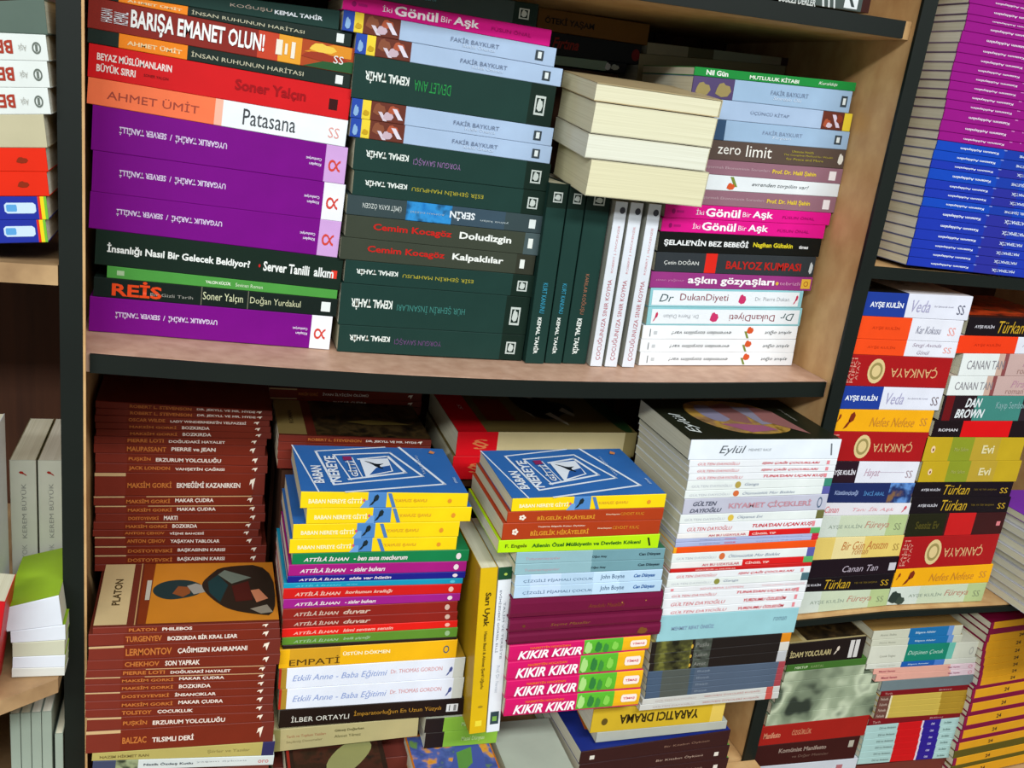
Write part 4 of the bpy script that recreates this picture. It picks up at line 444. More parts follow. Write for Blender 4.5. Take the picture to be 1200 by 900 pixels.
# each row: x, z, length, rise, thickness left and right, depth, offset, design, label, turn
STACKS = [
('ul', 'books in the upper left stack', .0849, 0, 0, [
(-.1092,.0392,.2217,-.0024,.0092,.0175,.135,0,'kt_kogus','dark green paperback with grey and white lettering, thirteenth from bottom, upper left stack',0),
(-.1083,.0345,.2333,-.0119,.0044,.0137,.135,0,'insan','black paperback with an orange name block, twelfth from bottom, upper left stack',0),
(-.1083,.0079,.2367,-.0099,.0263,.0241,.135,0,'baris','red and fiery orange paperback, tall white capitals, eleventh from bottom, upper left stack',0),
(-.1084,-.0046,.2352,-.011,.0123,.0134,.135,0,'insan','black paperback with an orange name block, tenth from bottom, upper left stack',0),
(-.1084,-.0341,.2363,-.0115,.0291,.0296,.135,0,'beyaz','thick red paperback with small white capitals, ninth from bottom, upper left stack',0),
(-.1091,-.0577,.2359,-.0138,.0234,.0257,.135,0,'patasana','half orange, half white paperback, eighth from bottom, upper left stack',0),
(-.1056,-.099,.2344,-.0093,.0407,.0363,.135,0,'uyg_p','thick violet paperback with pale pink foot, seventh from bottom, upper left stack',0),
(-.1053,-.1372,.2345,-.0088,.0379,.0374,.135,0,'uyg_w','thick violet paperback with white foot, sixth from bottom, upper left stack',0),
(-.1078,-.172,.2351,-.0112,.0347,.0371,.135,0,'uyg_p','thick violet paperback with pale pink foot, fifth from bottom, upper left stack',0),
(-.1028,-.2066,.2352,-.0107,.034,.0334,.135,0,'insanlik','dark green paperback with long white title, fourth from bottom, upper left stack',0),
(-.0918,-.2192,.2218,-.0077,.0118,.0094,.135,0,'yesil','thin bright green paperback, third from bottom, upper left stack',0),
(-.1039,-.2383,.2347,-.0076,.0192,.0186,.135,0,'reis','black paperback with large orange capitals, second from bottom, upper left stack',0),
(-.1081,-.2735,.2341,-.0088,.035,.0362,.135,0,'uyg_w','thick violet paperback with white foot, lowest, upper left stack',0),
]),
('u2', 'books in the second upper stack', .081, 0, 0, [
(.1143,.0699,.1934,-.003,.0153,.0217,.135,0,'kt_top','greyish green paperback with white emblem, fifteenth from bottom, second upper stack',0),
(.1144,.0557,.2103,-.0053,.0139,.016,.135,0,'gonul','bright pink paperback with white serif title, fourteenth from bottom, second upper stack',0),
(.1155,.0372,.217,-.0057,.0182,.0184,.135,0,'fakir','pale blue paperback with a small picture panel, thirteenth from bottom, second upper stack',0),
(.1291,.018,.2133,-.0049,.0185,.0178,.135,0,'fakir','pale blue paperback with a small picture panel, twelfth from bottom, second upper stack',0),
(.1286,-.0233,.2088,-.0051,.0411,.0413,.135,0,'kt_devlet','thick dark green paperback with green title, eleventh from bottom, second upper stack',0),
(.1297,-.042,.2115,-.0053,.0183,.0184,.135,0,'fakir','pale blue paperback with a small picture panel, tenth from bottom, second upper stack',0),
(.1301,-.0603,.212,-.0052,.018,.0179,.135,0,'fakir','pale blue paperback with a small picture panel, ninth from bottom, second upper stack',0),
(.1358,-.0922,.2079,-.0025,.0315,.0289,.135,0,'kt_yorgun','dark green paperback with mauve title, eighth from bottom, second upper stack',0),
(.1372,-.1172,.2066,-.0038,.0246,.0259,.135,0,'kt_esir','dark teal paperback with yellow title, seventh from bottom, second upper stack',0),
(.1327,-.1372,.2101,-.0029,.0199,.019,.135,0,'mavi','slate paperback with bright blue glow, sixth from bottom, second upper stack',0),
(.1332,-.1603,.2136,-.004,.0227,.0238,.135,0,'dolu','dark olive paperback with red and white lettering, fifth from bottom, second upper stack',0),
(.1295,-.1835,.2109,-.0026,.023,.0216,.135,0,'kalp','dark olive paperback with red and white lettering, fourth from bottom, second upper stack',0),
(.1356,-.208,.2092,-.003,.0241,.0245,.135,0,'kt_esir','dark teal paperback with yellow title, third from bottom, second upper stack',0),
(.1331,-.253,.2078,-.0013,.0447,.0431,.135,0,'kt_hur','thick dark green paperback with teal title, second from bottom, second upper stack',0),
(.1342,-.2824,.2064,-.0021,.0291,.0299,.135,0,'kt_yorgun2','dark green paperback with dim mauve title, lowest, second upper stack',0),
]),
('u3', 'books in the upper right stack', .0731, 0, 0, [
(.4879,.0435,.2029,.0085,.0089,.0094,.135,0,'nil','thin green paperback with white serif lettering, eighteenth from bottom, upper right stack',0),
(.4887,.0223,.2001,.0055,.0209,.0238,.135,0,'fakir_e','pale blue paperback with two gold shapes, seventeenth from bottom, upper right stack',0),
(.4907,.0011,.2048,.007,.0209,.0195,.135,0,'fakir_r','pale blue paperback, picture at its right end, sixteenth from bottom, upper right stack',0),
(.4926,-.021,.2045,.0087,.0218,.0201,.135,0,'fakir_l','pale blue paperback with dark blue left end, fifteenth from bottom, upper right stack',0),
(.4943,-.042,.2037,.0082,.0208,.0213,.135,0,'zero','brown paperback with thin white serif title, fourteenth from bottom, upper right stack',0),
(.4934,-.058,.2058,.0068,.0157,.0171,.135,0,'mauve','mauve paperback with yellow author name, thirteenth from bottom, upper right stack',0),
(.4938,-.0756,.2054,.0093,.0174,.0149,.135,0,'evren','white paperback with black title, red leaf right-way-up, twelfth from bottom, upper right stack',0),
(.4949,-.092,.2043,.007,.0161,.0184,.135,0,'mauve','mauve paperback with yellow author name, eleventh from bottom, upper right stack',0),
(.482,-.1089,.2144,.0091,.0161,.0144,.135,0,'gonul','bright pink paperback with white serif title, tenth from bottom, upper right stack',0),
(.481,-.1245,.2115,.0085,.0152,.0157,.135,0,'gonul','bright pink paperback with white serif title, ninth from bottom, upper right stack',0),
(.4812,-.1476,.2108,.0097,.0228,.0216,.135,0,'selale','black paperback with white and yellow capitals, eighth from bottom, upper right stack',0),
(.4814,-.1701,.2084,.0076,.0222,.0242,.135,0,'cetin','charcoal paperback with a red square, seventh from bottom, upper right stack',0),
(.4791,-.1891,.2122,.0097,.0186,.0166,.135,0,'askin','magenta paperback with bold white lettering, sixth from bottom, upper right stack',0),
(.4821,-.2116,.2009,.0105,.0223,.0211,.135,0,'dukan','white spine framed in turquoise, fifth from bottom, upper right stack',0),
(.4829,-.2331,.2038,.0097,.0213,.0222,.135,0,'dukan_f','upside-down white spine framed in turquoise, fourth from bottom, upper right stack',0),
(.4803,-.2498,.2057,.0095,.0163,.0167,.135,0,'evren_f','white paperback with upside-down black title, third from bottom, upper right stack',0),
(.4805,-.2652,.2065,.008,.0151,.0165,.135,0,'evren_f','white paperback with upside-down black title, second from bottom, upper right stack',0),
(.4824,-.2817,.2055,.0082,.0163,.0161,.135,0,'evren_f','white paperback with upside-down black title, lowest, upper right stack',0),
]),
('be', 'books in the upper back row', .236, 0, 0, [
(.3584,.0753,.1423,.0015,.0243,.024,.12,0,'oteki','dark orange-brown book in deep shade, topmost, upper back row',0),
(.3755,.0499,.1194,.0036,.0253,.0229,.12,0,'kirmizi','black book with red script in deep shade, second from top, upper back row',0),
(.3849,.0394,.0937,.0019,.0104,.0114,.12,0,'nane','mint green book in deep shade, third from top, upper back row',0),
]),
('bf', 'books in the upper back row', .235, 0, 0, [
(.5017,.0671,.1968,.0118,.0134,.0091,.1,0,'krem2','narrow cream book lying in the back row, topmost, upper right back row',0),
(.4948,.0264,.2037,.0101,.04,.0421,.1,0,'krem','thick beige book with mauve cover edges, second from top, upper right back row',0),
]),
('kb', 'brown classics in the back stack', .15, 0, 0, [
(-.1089,-.3771,.1847,-.0048,.0079,.0056,.12,0,'kb0','reddish brown paperback with cream and tan capitals, topmost, brown back stack',0),
(-.1084,-.3852,.1849,-.0028,.0078,.0058,.12,0,'kb1','reddish brown paperback with cream and tan capitals, second from top, brown back stack',0),
(-.1096,-.3935,.1831,-.0019,.008,.007,.12,0,'kb2','reddish brown paperback with cream and tan capitals, third from top, brown back stack',0),
(-.1088,-.4011,.1839,-.0019,.0074,.0073,.12,0,'kb3','reddish brown paperback with cream and tan capitals, fourth from top, brown back stack',0),
(-.1081,-.4095,.1844,-.001,.0081,.0073,.12,0,'kb4','reddish brown paperback with cream and tan capitals, fifth from top, brown back stack',0),
(-.1101,-.4182,.1817,-.001,.0083,.0084,.12,0,'kb5','reddish brown paperback with cream and tan capitals, sixth from top, brown back stack',0),
(-.1105,-.4295,.1809,-.0021,.011,.0121,.12,0,'kb6','reddish brown paperback with cream and tan capitals, seventh from top, brown back stack',0),
(-.1091,-.4411,.1827,-.003,.0113,.0122,.12,0,'kb7','reddish brown paperback with cream and tan capitals, eighth from top, brown back stack',0),
(-.1088,-.4529,.183,-.0006,.0114,.009,.12,0,'kb8','reddish brown paperback with cream and tan capitals, ninth from top, brown back stack',0),
(-.1097,-.4811,.1818,.0001,.028,.0273,.12,0,'kb9','thick reddish brown paperback with a wide blank margin, tenth from top, brown back stack',0),
(-.1107,-.4927,.1812,-.0006,.0112,.0119,.12,0,'kb10','reddish brown paperback with cream and tan capitals, eleventh from top, brown back stack',0),
(-.1093,-.5024,.1829,-.0016,.0094,.0105,.12,0,'kb11','reddish brown paperback with cream and tan capitals, twelfth from top, brown back stack',0),
(-.1088,-.5127,.1834,-.0027,.01,.011,.12,0,'kb12','reddish brown paperback with cream and tan capitals, thirteenth from top, brown back stack',0),
(-.111,-.5227,.1806,-.0024,.0098,.0096,.12,0,'kb13','reddish brown paperback with cream and tan capitals, fourteenth from top, brown back stack',0),
(-.1117,-.5309,.1796,-.0036,.0079,.0091,.12,0,'kb14','reddish brown paperback with cream and tan capitals, fifteenth from top, brown back stack',0),
(-.1098,-.5427,.1816,-.0033,.0114,.0111,.12,0,'kb15','reddish brown paperback with cream and tan capitals, sixteenth from top, brown back stack',0),
(-.1097,-.554,.1876,-.003,.011,.0106,.12,0,'kb16','reddish brown paperback with cream and tan capitals, seventeenth from top, brown back stack',0),
(-.1097,-.566,.1875,-.0033,.0117,.012,.12,0,'kb17','reddish brown paperback with cream and tan capitals, eighteenth from top, brown back stack',0),
(-.1098,-.5748,.1873,-.0041,.0085,.0093,.12,0,'kb18','reddish brown paperback with cream and tan capitals, nineteenth from top, brown back stack',0),
]),
('kf', 'brown classics in the front stack', -.02, 0, 0, [
(-.0937,-.5493,.176,-.0031,.0069,.0076,.125,0,'kf0','brown paperback with its painted cover showing, topmost, brown front stack',0),
(-.0976,-.5629,.1811,-.0013,.0134,.0116,.125,0,'kf1','reddish brown paperback with cream and tan capitals, second from top, brown front stack',0),
(-.0976,-.5788,.1823,-.0038,.0155,.0181,.125,0,'kf2','reddish brown paperback with cream and tan capitals, third from top, brown front stack',0),
(-.0988,-.5895,.184,-.0063,.0104,.0129,.125,0,'kf3','reddish brown paperback with cream and tan capitals, fourth from top, brown front stack',0),
(-.0998,-.5979,.1817,-.0071,.0081,.009,.125,0,'kf4','reddish brown paperback with cream and tan capitals, fifth from top, brown front stack',0),
(-.1008,-.6063,.1824,-.0074,.0082,.0084,.125,0,'kf5','reddish brown paperback with cream and tan capitals, sixth from top, brown front stack',0),
(-.1008,-.6152,.1821,-.0079,.0086,.0091,.125,0,'kf6','reddish brown paperback with cream and tan capitals, seventh from top, brown front stack',0),
(-.1008,-.6256,.1821,-.0066,.0101,.0088,.125,0,'kf7','reddish brown paperback with cream and tan capitals, eighth from top, brown front stack',0),
(-.1008,-.6352,.182,-.0084,.0093,.0111,.125,0,'kf8','reddish brown paperback with cream and tan capitals, ninth from top, brown front stack',0),
(-.1008,-.6446,.1819,-.0093,.0091,.01,.125,0,'kf9','reddish brown paperback with cream and tan capitals, tenth from top, brown front stack',0),
(-.0995,-.6607,.1819,-.0049,.0157,.0114,.125,0,'kf10','reddish brown paperback with cream and tan capitals, eleventh from top, brown front stack',0),
(-.1005,-.6877,.184,-.0038,.0266,.0255,.125,0,'kf11','thick reddish brown paperback, twelfth from top, brown front stack',0),
(-.0949,-.6971,.1798,-.0125,.0091,.0178,.125,0,'sari','dull yellow paperback with a navy end, thirteenth from top, brown front stack',0),
(-.0944,-.7094,.1797,-.0126,.0119,.012,.125,0,'nazim','pale grey paperback with a dark picture end, fourteenth from top, brown front stack',0),
(-.0904,-.7479,.1717,0,.0249,.0249,.115,.004,'fill','plain brown paperback, first below the visible part of brown front stack',0),
(-.0904,-.7733,.1717,0,.0249,.0249,.115,.004,'fill','plain brown paperback, second below the visible part of brown front stack',0),
(-.0904,-.7986,.1717,0,.0249,.0249,.115,.004,'fill','plain brown paperback, third below the visible part of brown front stack',0),
]),
('mb', 'brown classics behind the blue covers', .25, 0, 0, [
(.0781,-.3943,.1925,-.0003,.0126,.0104,.12,0,'m0','brown paperback lying far back in shade, topmost, lower far back',0),
(.0787,-.4037,.1925,.0005,.0091,.0084,.12,0,'m1','brown paperback lying far back in shade, second from top, lower far back',0),
(.0803,-.4127,.191,-.0006,.0086,.0097,.12,0,'m2','brown paperback lying far back in shade, third from top, lower far back',0),
]),
('mn', 'brown classics behind the blue covers', .125, 0, 0, [
(.0827,-.4034,.1755,-.0038,.0079,.0074,.12,0,'n0','brown paperback with cream panel and dark painted cover, topmost, pile behind blue cover',0),
(.0825,-.4142,.1754,-.0041,.0105,.0108,.12,0,'n1','brown paperback mostly hidden, second from top, pile behind blue cover',0),
(.0826,-.4246,.1752,-.0044,.0101,.0104,.12,0,'n2','brown paperback mostly hidden, third from top, pile behind blue cover',0),
(.0832,-.4362,.1758,-.0045,.0113,.0114,.12,0,'n3','brown paperback mostly hidden, fourth from top, pile behind blue cover',0),
]),
('b1', 'books in the lower front left stack', -.01, 0, 0, [
(.0968,-.4215,.1734,-0,.0181,.0154,.125,0,'baban','yellow paperback showing its blue framed cover, topmost, lower front left stack',0),
(.1038,-.4391,.172,.0005,.0173,.0167,.125,0,'baban','yellow paperback shifted to the right, second from top, lower front left stack',0),
(.0914,-.4559,.1732,-.0004,.0165,.0174,.125,0,'baban2','yellow paperback under the shifted one, third from top, lower front left stack',0),
(.089,-.472,.1748,0,.0158,.0153,.125,0,'baban2','yellow paperback, lowest of its four, fourth from top, lower front left stack',0),
(.0925,-.4848,.1865,-.0014,.0125,.0139,.125,0,'ai_g','thin green paperback with white italic lettering, fifth from top, lower front left stack',0),
(.0894,-.4979,.1884,-.0006,.0129,.0122,.125,0,'ai_m','thin magenta paperback with white italic lettering, sixth from top, lower front left stack',0),
(.0889,-.5058,.1889,-.0008,.0076,.0078,.125,0,'ai_n','thin navy paperback with white italic lettering, seventh from top, lower front left stack',0),
(.0855,-.512,.1904,-.0015,.0059,.0066,.125,0,'ai_c','very thin turquoise paperback, eighth from top, lower front left stack',0),
(.0858,-.5246,.1894,-.0006,.0123,.0114,.125,0,'ai_r','thin red paperback with pale italic lettering, ninth from top, lower front left stack',0),
(.0865,-.536,.1886,.0014,.0111,.0091,.125,0,'ai_m2','thin magenta paperback with white italic lettering, tenth from top, lower front left stack',0),
(.0864,-.5482,.1869,.0003,.0118,.0129,.125,0,'ai_d','brownish red paperback with pale italic lettering, eleventh from top, lower front left stack',0),
(.087,-.5594,.1878,.0003,.011,.011,.125,0,'ai_d','brownish red paperback with pale italic lettering, twelfth from top, lower front left stack',0),
(.0871,-.5702,.1889,.0022,.0105,.0085,.125,0,'ai_r2','thin bright red paperback with pale italic lettering, thirteenth from top, lower front left stack',0),
(.0877,-.5795,.1894,-.0009,.009,.0121,.125,0,'ai_g2','thin olive green paperback, fourteenth from top, lower front left stack',0),
(.0888,-.5846,.1889,.0009,.0048,.0031,.125,0,'siyahince','thin black book added for the dark gap, fifteenth from top, lower front left stack',0),
(.0859,-.6081,.193,.0008,.0232,.0233,.125,0,'empati','yellow paperback with large brown capitals, sixteenth from top, lower front left stack',0),
(.0867,-.6336,.2038,-.0003,.0252,.0263,.125,0,'etkili','white paperback with blue and red lettering, seventeenth from top, lower front left stack',0),
(.088,-.6595,.2041,-.0018,.0256,.0271,.125,0,'etkili','white paperback with blue and red lettering, eighteenth from top, lower front left stack',0),
(.09,-.6829,.2084,-.0011,.0231,.0224,.125,0,'ilber','black paperback with white and ochre lettering, nineteenth from top, lower front left stack',0),
]),
('b2', 'books in the lower middle front stack', -.05, 0, 0, [
(.306,-.4082,.1744,.0033,.0144,.0158,.13,0,'baban','yellow paperback showing its blue framed cover, topmost, lower front middle stack',0),
(.3027,-.4212,.1779,.0016,.0126,.0144,.13,0,'bilge','rust red paperback with ochre title, second from top, lower front middle stack',0),
(.2999,-.441,.1799,.0041,.0195,.017,.13,0,'bilge2','rust red paperback with ochre title, third from top, lower front middle stack',0),
(.2972,-.4555,.1846,.0013,.0142,.0171,.13,0,'engels','lime green paperback with dark serif title, fourth from top, lower front middle stack',0),
(.3188,-.4692,.1729,.0014,.0136,.0133,.13,0,'cizgili_a','thin grey-blue paperback with green cover edge, fifth from top, lower front middle stack',0),
(.3193,-.4823,.1735,.0018,.0128,.0125,.13,0,'cizgili_a','thin grey-blue paperback with green cover edge, sixth from top, lower front middle stack',0),
(.3211,-.4958,.1726,.0013,.0132,.0136,.13,0,'cizgili','thin pale blue paperback, seventh from top, lower front middle stack',0),
(.322,-.5105,.1737,.0019,.0144,.0139,.13,0,'cizgili','thin pale blue paperback, eighth from top, lower front middle stack',0),
(.3206,-.5362,.1801,.0032,.0254,.0242,.13,0,'bordo','thick dark crimson hardback with rounded spine, ninth from top, lower front middle stack',0),
(.3225,-.554,.1812,.0043,.0175,.0164,.13,0,'bordo2','dark crimson hardback with rounded spine, tenth from top, lower front middle stack',0),
(.3235,-.5682,.1819,.0036,.014,.0147,.13,0,'bordo3','dark crimson hardback with rounded spine, eleventh from top, lower front middle stack',0),
(.3268,-.5892,.1685,.0052,.0207,.0189,.13,0,'kikir','pink, green and yellow comic paperback, twelfth from top, lower front middle stack',0),
(.3276,-.6131,.1639,.0026,.0237,.0262,.13,0,'kikir','pink, green and yellow comic paperback, thirteenth from top, lower front middle stack',0),
(.329,-.6364,.1652,.0002,.023,.0254,.13,0,'kikir','pink, green and yellow comic paperback, fourteenth from top, lower front middle stack',0),
(.3309,-.6602,.1647,.0007,.0234,.0229,.13,0,'kikir','pink, green and yellow comic paperback, fifteenth from top, lower front middle stack',0),
]),
('b4', 'books in the lower right front stack', -.04, 0, 0, [
(.5041,-.3533,.1917,.0029,.0233,.0241,.135,0,'eylul','thick white paperback with its dark painted cover showing, topmost, lower front right stack',0),
(.5066,-.3616,.1894,.0032,.0081,.0078,.135,0,'gd1','thin white paperback with red capitals, second from top, lower front right stack',0),
(.5078,-.3698,.1882,.0037,.0079,.0074,.135,0,'gd1','thin white paperback with red capitals, third from top, lower front right stack',0),
(.509,-.378,.187,.0034,.0079,.0081,.135,0,'gd3','thin white paperback with red capitals, fourth from top, lower front right stack',0),
(.5093,-.3898,.1867,.0052,.0114,.0097,.135,0,'gw1','white paperback with a dark green end, fifth from top, lower front right stack',0),
(.5088,-.3998,.1872,.0054,.0097,.0095,.135,0,'gw2','white paperback with an orange dot, sixth from top, lower front right stack',0),
(.5101,-.4191,.1859,.0042,.019,.0202,.135,0,'kiyamet','thick lavender-grey paperback with pink capitals, seventh from top, lower front right stack',0),
(.5088,-.4302,.1872,.0044,.0108,.0106,.135,0,'gw3','white paperback with a yellow dot, eighth from top, lower front right stack',0),
(.5098,-.4427,.1862,.0052,.0122,.0114,.135,0,'gd3','white paperback with red capitals, ninth from top, lower front right stack',0),
(.5092,-.4491,.1868,.0041,.0061,.0072,.135,0,'cinsel','paperback half white and half red, tenth from top, lower front right stack',0),
(.5088,-.4532,.1872,.0044,.0038,.0035,.135,0,'lavanta','very thin lavender paperback, eleventh from top, lower front right stack',0),
(.5094,-.4595,.1866,.006,.0059,.0044,.135,0,'lavanta','very thin lavender paperback, twelfth from top, lower front right stack',0),
(.5082,-.4672,.1867,.0038,.0074,.0095,.135,0,'turuncu','thin orange paperback, thirteenth from top, lower front right stack',0),
(.5081,-.4788,.1875,.0036,.0113,.0116,.135,0,'gw2','white paperback with an orange dot, fourteenth from top, lower front right stack',0),
(.5087,-.4866,.1873,.0033,.0075,.0078,.135,0,'cinsel','paperback half white and half red, fifteenth from top, lower front right stack',0),
(.5093,-.4917,.1864,.0033,.0048,.0048,.135,0,'kirmince','very thin red paperback, sixteenth from top, lower front right stack',0),
(.5081,-.5006,.1879,.0035,.0085,.0083,.135,0,'gd1','white paperback with red capitals, seventeenth from top, lower front right stack',0),
(.5082,-.5103,.1878,.0029,.0095,.01,.135,0,'gw4','white paperback with an olive dot, eighteenth from top, lower front right stack',0),
(.5068,-.517,.1892,.0026,.0063,.0066,.135,0,'gdr','white paperback with pale red lettering, nineteenth from top, lower front right stack',0),
(.5071,-.5253,.1889,.0016,.008,.0091,.135,0,'gd3','white paperback with red capitals, twentieth from top, lower front right stack',0),
(.5081,-.538,.1879,.0039,.0125,.0101,.135,0,'gd2','white paperback with red capitals, twenty-first from top, lower front right stack',0),
(.5099,-.547,.1851,.0024,.0087,.0102,.135,0,'gd4','white paperback with red capitals, twenty-second from top, lower front right stack',0),
(.509,-.5816,.1851,.0023,.0343,.0343,.135,0,'celal','thick turquoise paperback, twenty-third from top, lower front right stack',0),
(.5052,-.5978,.1867,.0059,.0159,.0123,.135,0,'dk1','black paperback with an orange end, twenty-fourth from top, lower front right stack',0),
(.5056,-.61,.1865,.0055,.012,.0123,.135,0,'dk2','black paperback with yellow picture panel, twenty-fifth from top, lower front right stack',0),
(.5072,-.6214,.1844,.0015,.0111,.0151,.135,0,'dk3','black paperback with yellow picture panel, twenty-sixth from top, lower front right stack',0),
(.5067,-.6309,.1865,.0022,.0092,.0085,.135,0,'mavigri','slate blue paperback, twenty-seventh from top, lower front right stack',0),
(.5075,-.6405,.1856,.003,.0093,.0085,.135,0,'mavigri','slate blue paperback, twenty-eighth from top, lower front right stack',0),
(.5083,-.6501,.1848,.0037,.0093,.0086,.135,0,'mavigri','slate blue paperback, twenty-ninth from top, lower front right stack',0),
(.5091,-.6594,.184,.004,.009,.0087,.135,0,'mavigri','slate blue paperback, thirtieth from top, lower front right stack',0),
(.5065,-.6671,.1873,.0031,.0073,.0084,.135,0,'beyazalt','dirty white paperback with faint red lettering, thirty-first from top, lower front right stack',0),
(.5045,-.6752,.1902,.0014,.0078,.0095,.135,0,'beyazalt','dirty white paperback with faint red lettering, thirty-second from top, lower front right stack',0),
]),
('rd', 'red ended books behind the front stacks', .118, 0, 0, [
(.2878,-.4164,.2317,.0008,.0306,.0326,.16,0,'kirmizicilt','thick red ended book with dark horseman cover, topmost, red ended pair',0),
(.2857,-.4465,.2301,.0008,.0298,.0298,.16,0,'kirmizicilt','thick red ended book under its twin, second from top, red ended pair',0),
]),
('s1', 'books in the lowest row', -.0083, 0, 0, [
(.0834,-.715,.1623,.005,.0287,.0253,.12,0,'destek','dull cream book under the left front stack, topmost, lowest row',0),
(.0874,-.7689,.1543,0,.0293,.0293,.11,.004,'fill','plain brown paperback, first below the visible part of lowest row',0),
(.0874,-.7986,.1543,0,.0293,.0293,.11,.004,'fill','plain brown paperback, second below the visible part of lowest row',0),
]),
('gr', 'books in the lowest row', -.008, 0, 0, [
(.2537,-.7069,.0861,-.0017,.0189,.0193,.13,0,'yesil2','light green book, topmost, under yellow upright book',0),
(.2557,-.7285,.0867,-.0008,.0212,.0203,.13,0,'yesil2','light green book, second from top, under yellow upright book',0),
(.2597,-.776,.0787,0,.0222,.0222,.12,.004,'fill','plain brown paperback, first below the visible part of under yellow upright book',0),
(.2597,-.7986,.0787,0,.0222,.0222,.12,.004,'fill','plain brown paperback, second below the visible part of under yellow upright book',0),
]),
('ya', 'books in the lowest row', -.0312, 0, 0, [
(.45,-.7083,.1776,.0005,.0329,.0298,.12,0,'yaratici','yellow book with upside-down black capitals, topmost, lowest row right',0),
(.4597,-.7229,.1761,.0031,.0143,.0118,.12,0,'beyazkitap','grey-white book beneath the yellow one, second from top, lowest row right',0),
]),
('nv', 'navy covered books in the lowest row', -.0415, .05, .43, [
(.0081,-.7438,.206,-.0019,.018,.0226,.15,0,'lacivert','dark maroon spined book with navy cover, topmost, navy pile',0),
(.0092,-.7611,.2086,-.0045,.017,.0195,.15,0,'lacivert2','dark maroon spined book with green cover edge, second from top, navy pile',0),
(.0103,-.7798,.2104,-.0058,.0184,.0197,.15,0,'lacivert2','dark maroon spined book with green cover edge, third from top, navy pile',0),
(.0143,-.7986,.2024,0,.012,.012,.14,.004,'fill','plain brown paperback, first below the visible part of navy pile',0),
]),
('p', 'exam books in the right bay', 0, 0, 0, [
(.7497,.1607,.215,.0021,.0088,.009,.16,0,'sinav_m','thin magenta exam book with upside-down white lettering, twenty-ninth from bottom, right bay top stack',0),
(.7532,.1521,.215,.0019,.0083,.0085,.16,0,'sinav_m','thin magenta exam book with upside-down white lettering, twenty-eighth from bottom, right bay top stack',0),
(.7545,.1417,.215,.0017,.0101,.0104,.16,0,'sinav_m','thin magenta exam book with upside-down white lettering, twenty-seventh from bottom, right bay top stack',0),
(.7553,.1349,.215,.0016,.0065,.0066,.16,0,'sinav_m','thin magenta exam book with upside-down white lettering, twenty-sixth from bottom, right bay top stack',0),
(.7556,.1247,.215,.0013,.0099,.0101,.16,0,'sinav_m','thin magenta exam book with upside-down white lettering, twenty-fifth from bottom, right bay top stack',0),
(.7541,.1128,.215,.0011,.0116,.0119,.16,0,'sinav_m','thin magenta exam book with upside-down white lettering, twenty-fourth from bottom, right bay top stack',0),
(.7531,.1029,.215,.0008,.0096,.0098,.16,0,'sinav_m','thin magenta exam book with upside-down white lettering, twenty-third from bottom, right bay top stack',0),
(.7536,.0929,.215,.0006,.0097,.01,.16,0,'sinav_m','thin magenta exam book with upside-down white lettering, twenty-second from bottom, right bay top stack',0),
(.7531,.0836,.215,.0004,.009,.0092,.16,0,'sinav_m','thin magenta exam book with upside-down white lettering, twenty-first from bottom, right bay top stack',0),
(.7534,.0742,.215,.0002,.0091,.0093,.16,0,'sinav_m','thin magenta exam book with upside-down white lettering, twentieth from bottom, right bay top stack',0),
(.7544,.0648,.215,0,.0091,.0093,.16,0,'sinav_m','thin magenta exam book with upside-down white lettering, nineteenth from bottom, right bay top stack',0),
(.7547,.0548,.215,-.0002,.0097,.01,.16,0,'sinav_m','thin magenta exam book with upside-down white lettering, eighteenth from bottom, right bay top stack',0),
(.756,.0453,.215,-.0004,.0092,.0094,.16,0,'sinav_m','thin magenta exam book with upside-down white lettering, seventeenth from bottom, right bay top stack',0),
(.7567,.0333,.215,-.0007,.0117,.012,.16,0,'sinav_m','thin magenta exam book with upside-down white lettering, sixteenth from bottom, right bay top stack',0),
(.756,.0214,.215,-.0009,.0116,.0119,.16,0,'sinav_m','thin magenta exam book with upside-down white lettering, fifteenth from bottom, right bay top stack',0),
(.757,.0119,.215,-.0011,.0092,.0094,.16,0,'sinav_m','thin magenta exam book with upside-down white lettering, fourteenth from bottom, right bay top stack',0),
(.7575,.0012,.215,-.0014,.0103,.0106,.16,0,'sinav_b2','thin blue exam book with upside-down white lettering, thirteenth from bottom, right bay top stack',0),
(.7562,-.0093,.215,-.0016,.0102,.0104,.16,0,'sinav_b2','thin blue exam book with upside-down white lettering, twelfth from bottom, right bay top stack',0),
(.7563,-.0185,.215,-.0018,.0089,.0091,.16,0,'sinav_b','thin blue exam book with upside-down white lettering, eleventh from bottom, right bay top stack',0),
(.7567,-.0303,.215,-.002,.0115,.0118,.16,0,'sinav_b2','thin blue exam book with upside-down white lettering, tenth from bottom, right bay top stack',0),
(.7562,-.0405,.215,-.0022,.0099,.0101,.16,0,'sinav_b','thin blue exam book with upside-down white lettering, ninth from bottom, right bay top stack',0),
(.7572,-.0503,.215,-.0025,.0095,.0097,.16,0,'sinav_b','thin blue exam book with upside-down white lettering, eighth from bottom, right bay top stack',0),
(.7578,-.0605,.215,-.0027,.0099,.0101,.16,0,'sinav_b2','thin blue exam book with upside-down white lettering, seventh from bottom, right bay top stack',0),
(.7569,-.0732,.215,-.0029,.0124,.0127,.16,0,'sinav_b','thin blue exam book with upside-down white lettering, sixth from bottom, right bay top stack',0),
(.7577,-.0858,.215,-.0032,.0124,.0126,.16,0,'sinav_b','thin blue exam book with upside-down white lettering, fifth from bottom, right bay top stack',0),
(.7582,-.0973,.215,-.0035,.0112,.0114,.16,0,'sinav_b','thin blue exam book with upside-down white lettering, fourth from bottom, right bay top stack',0),
(.7575,-.1076,.215,-.0037,.01,.0102,.16,0,'sinav_b','thin blue exam book with upside-down white lettering, third from bottom, right bay top stack',0),
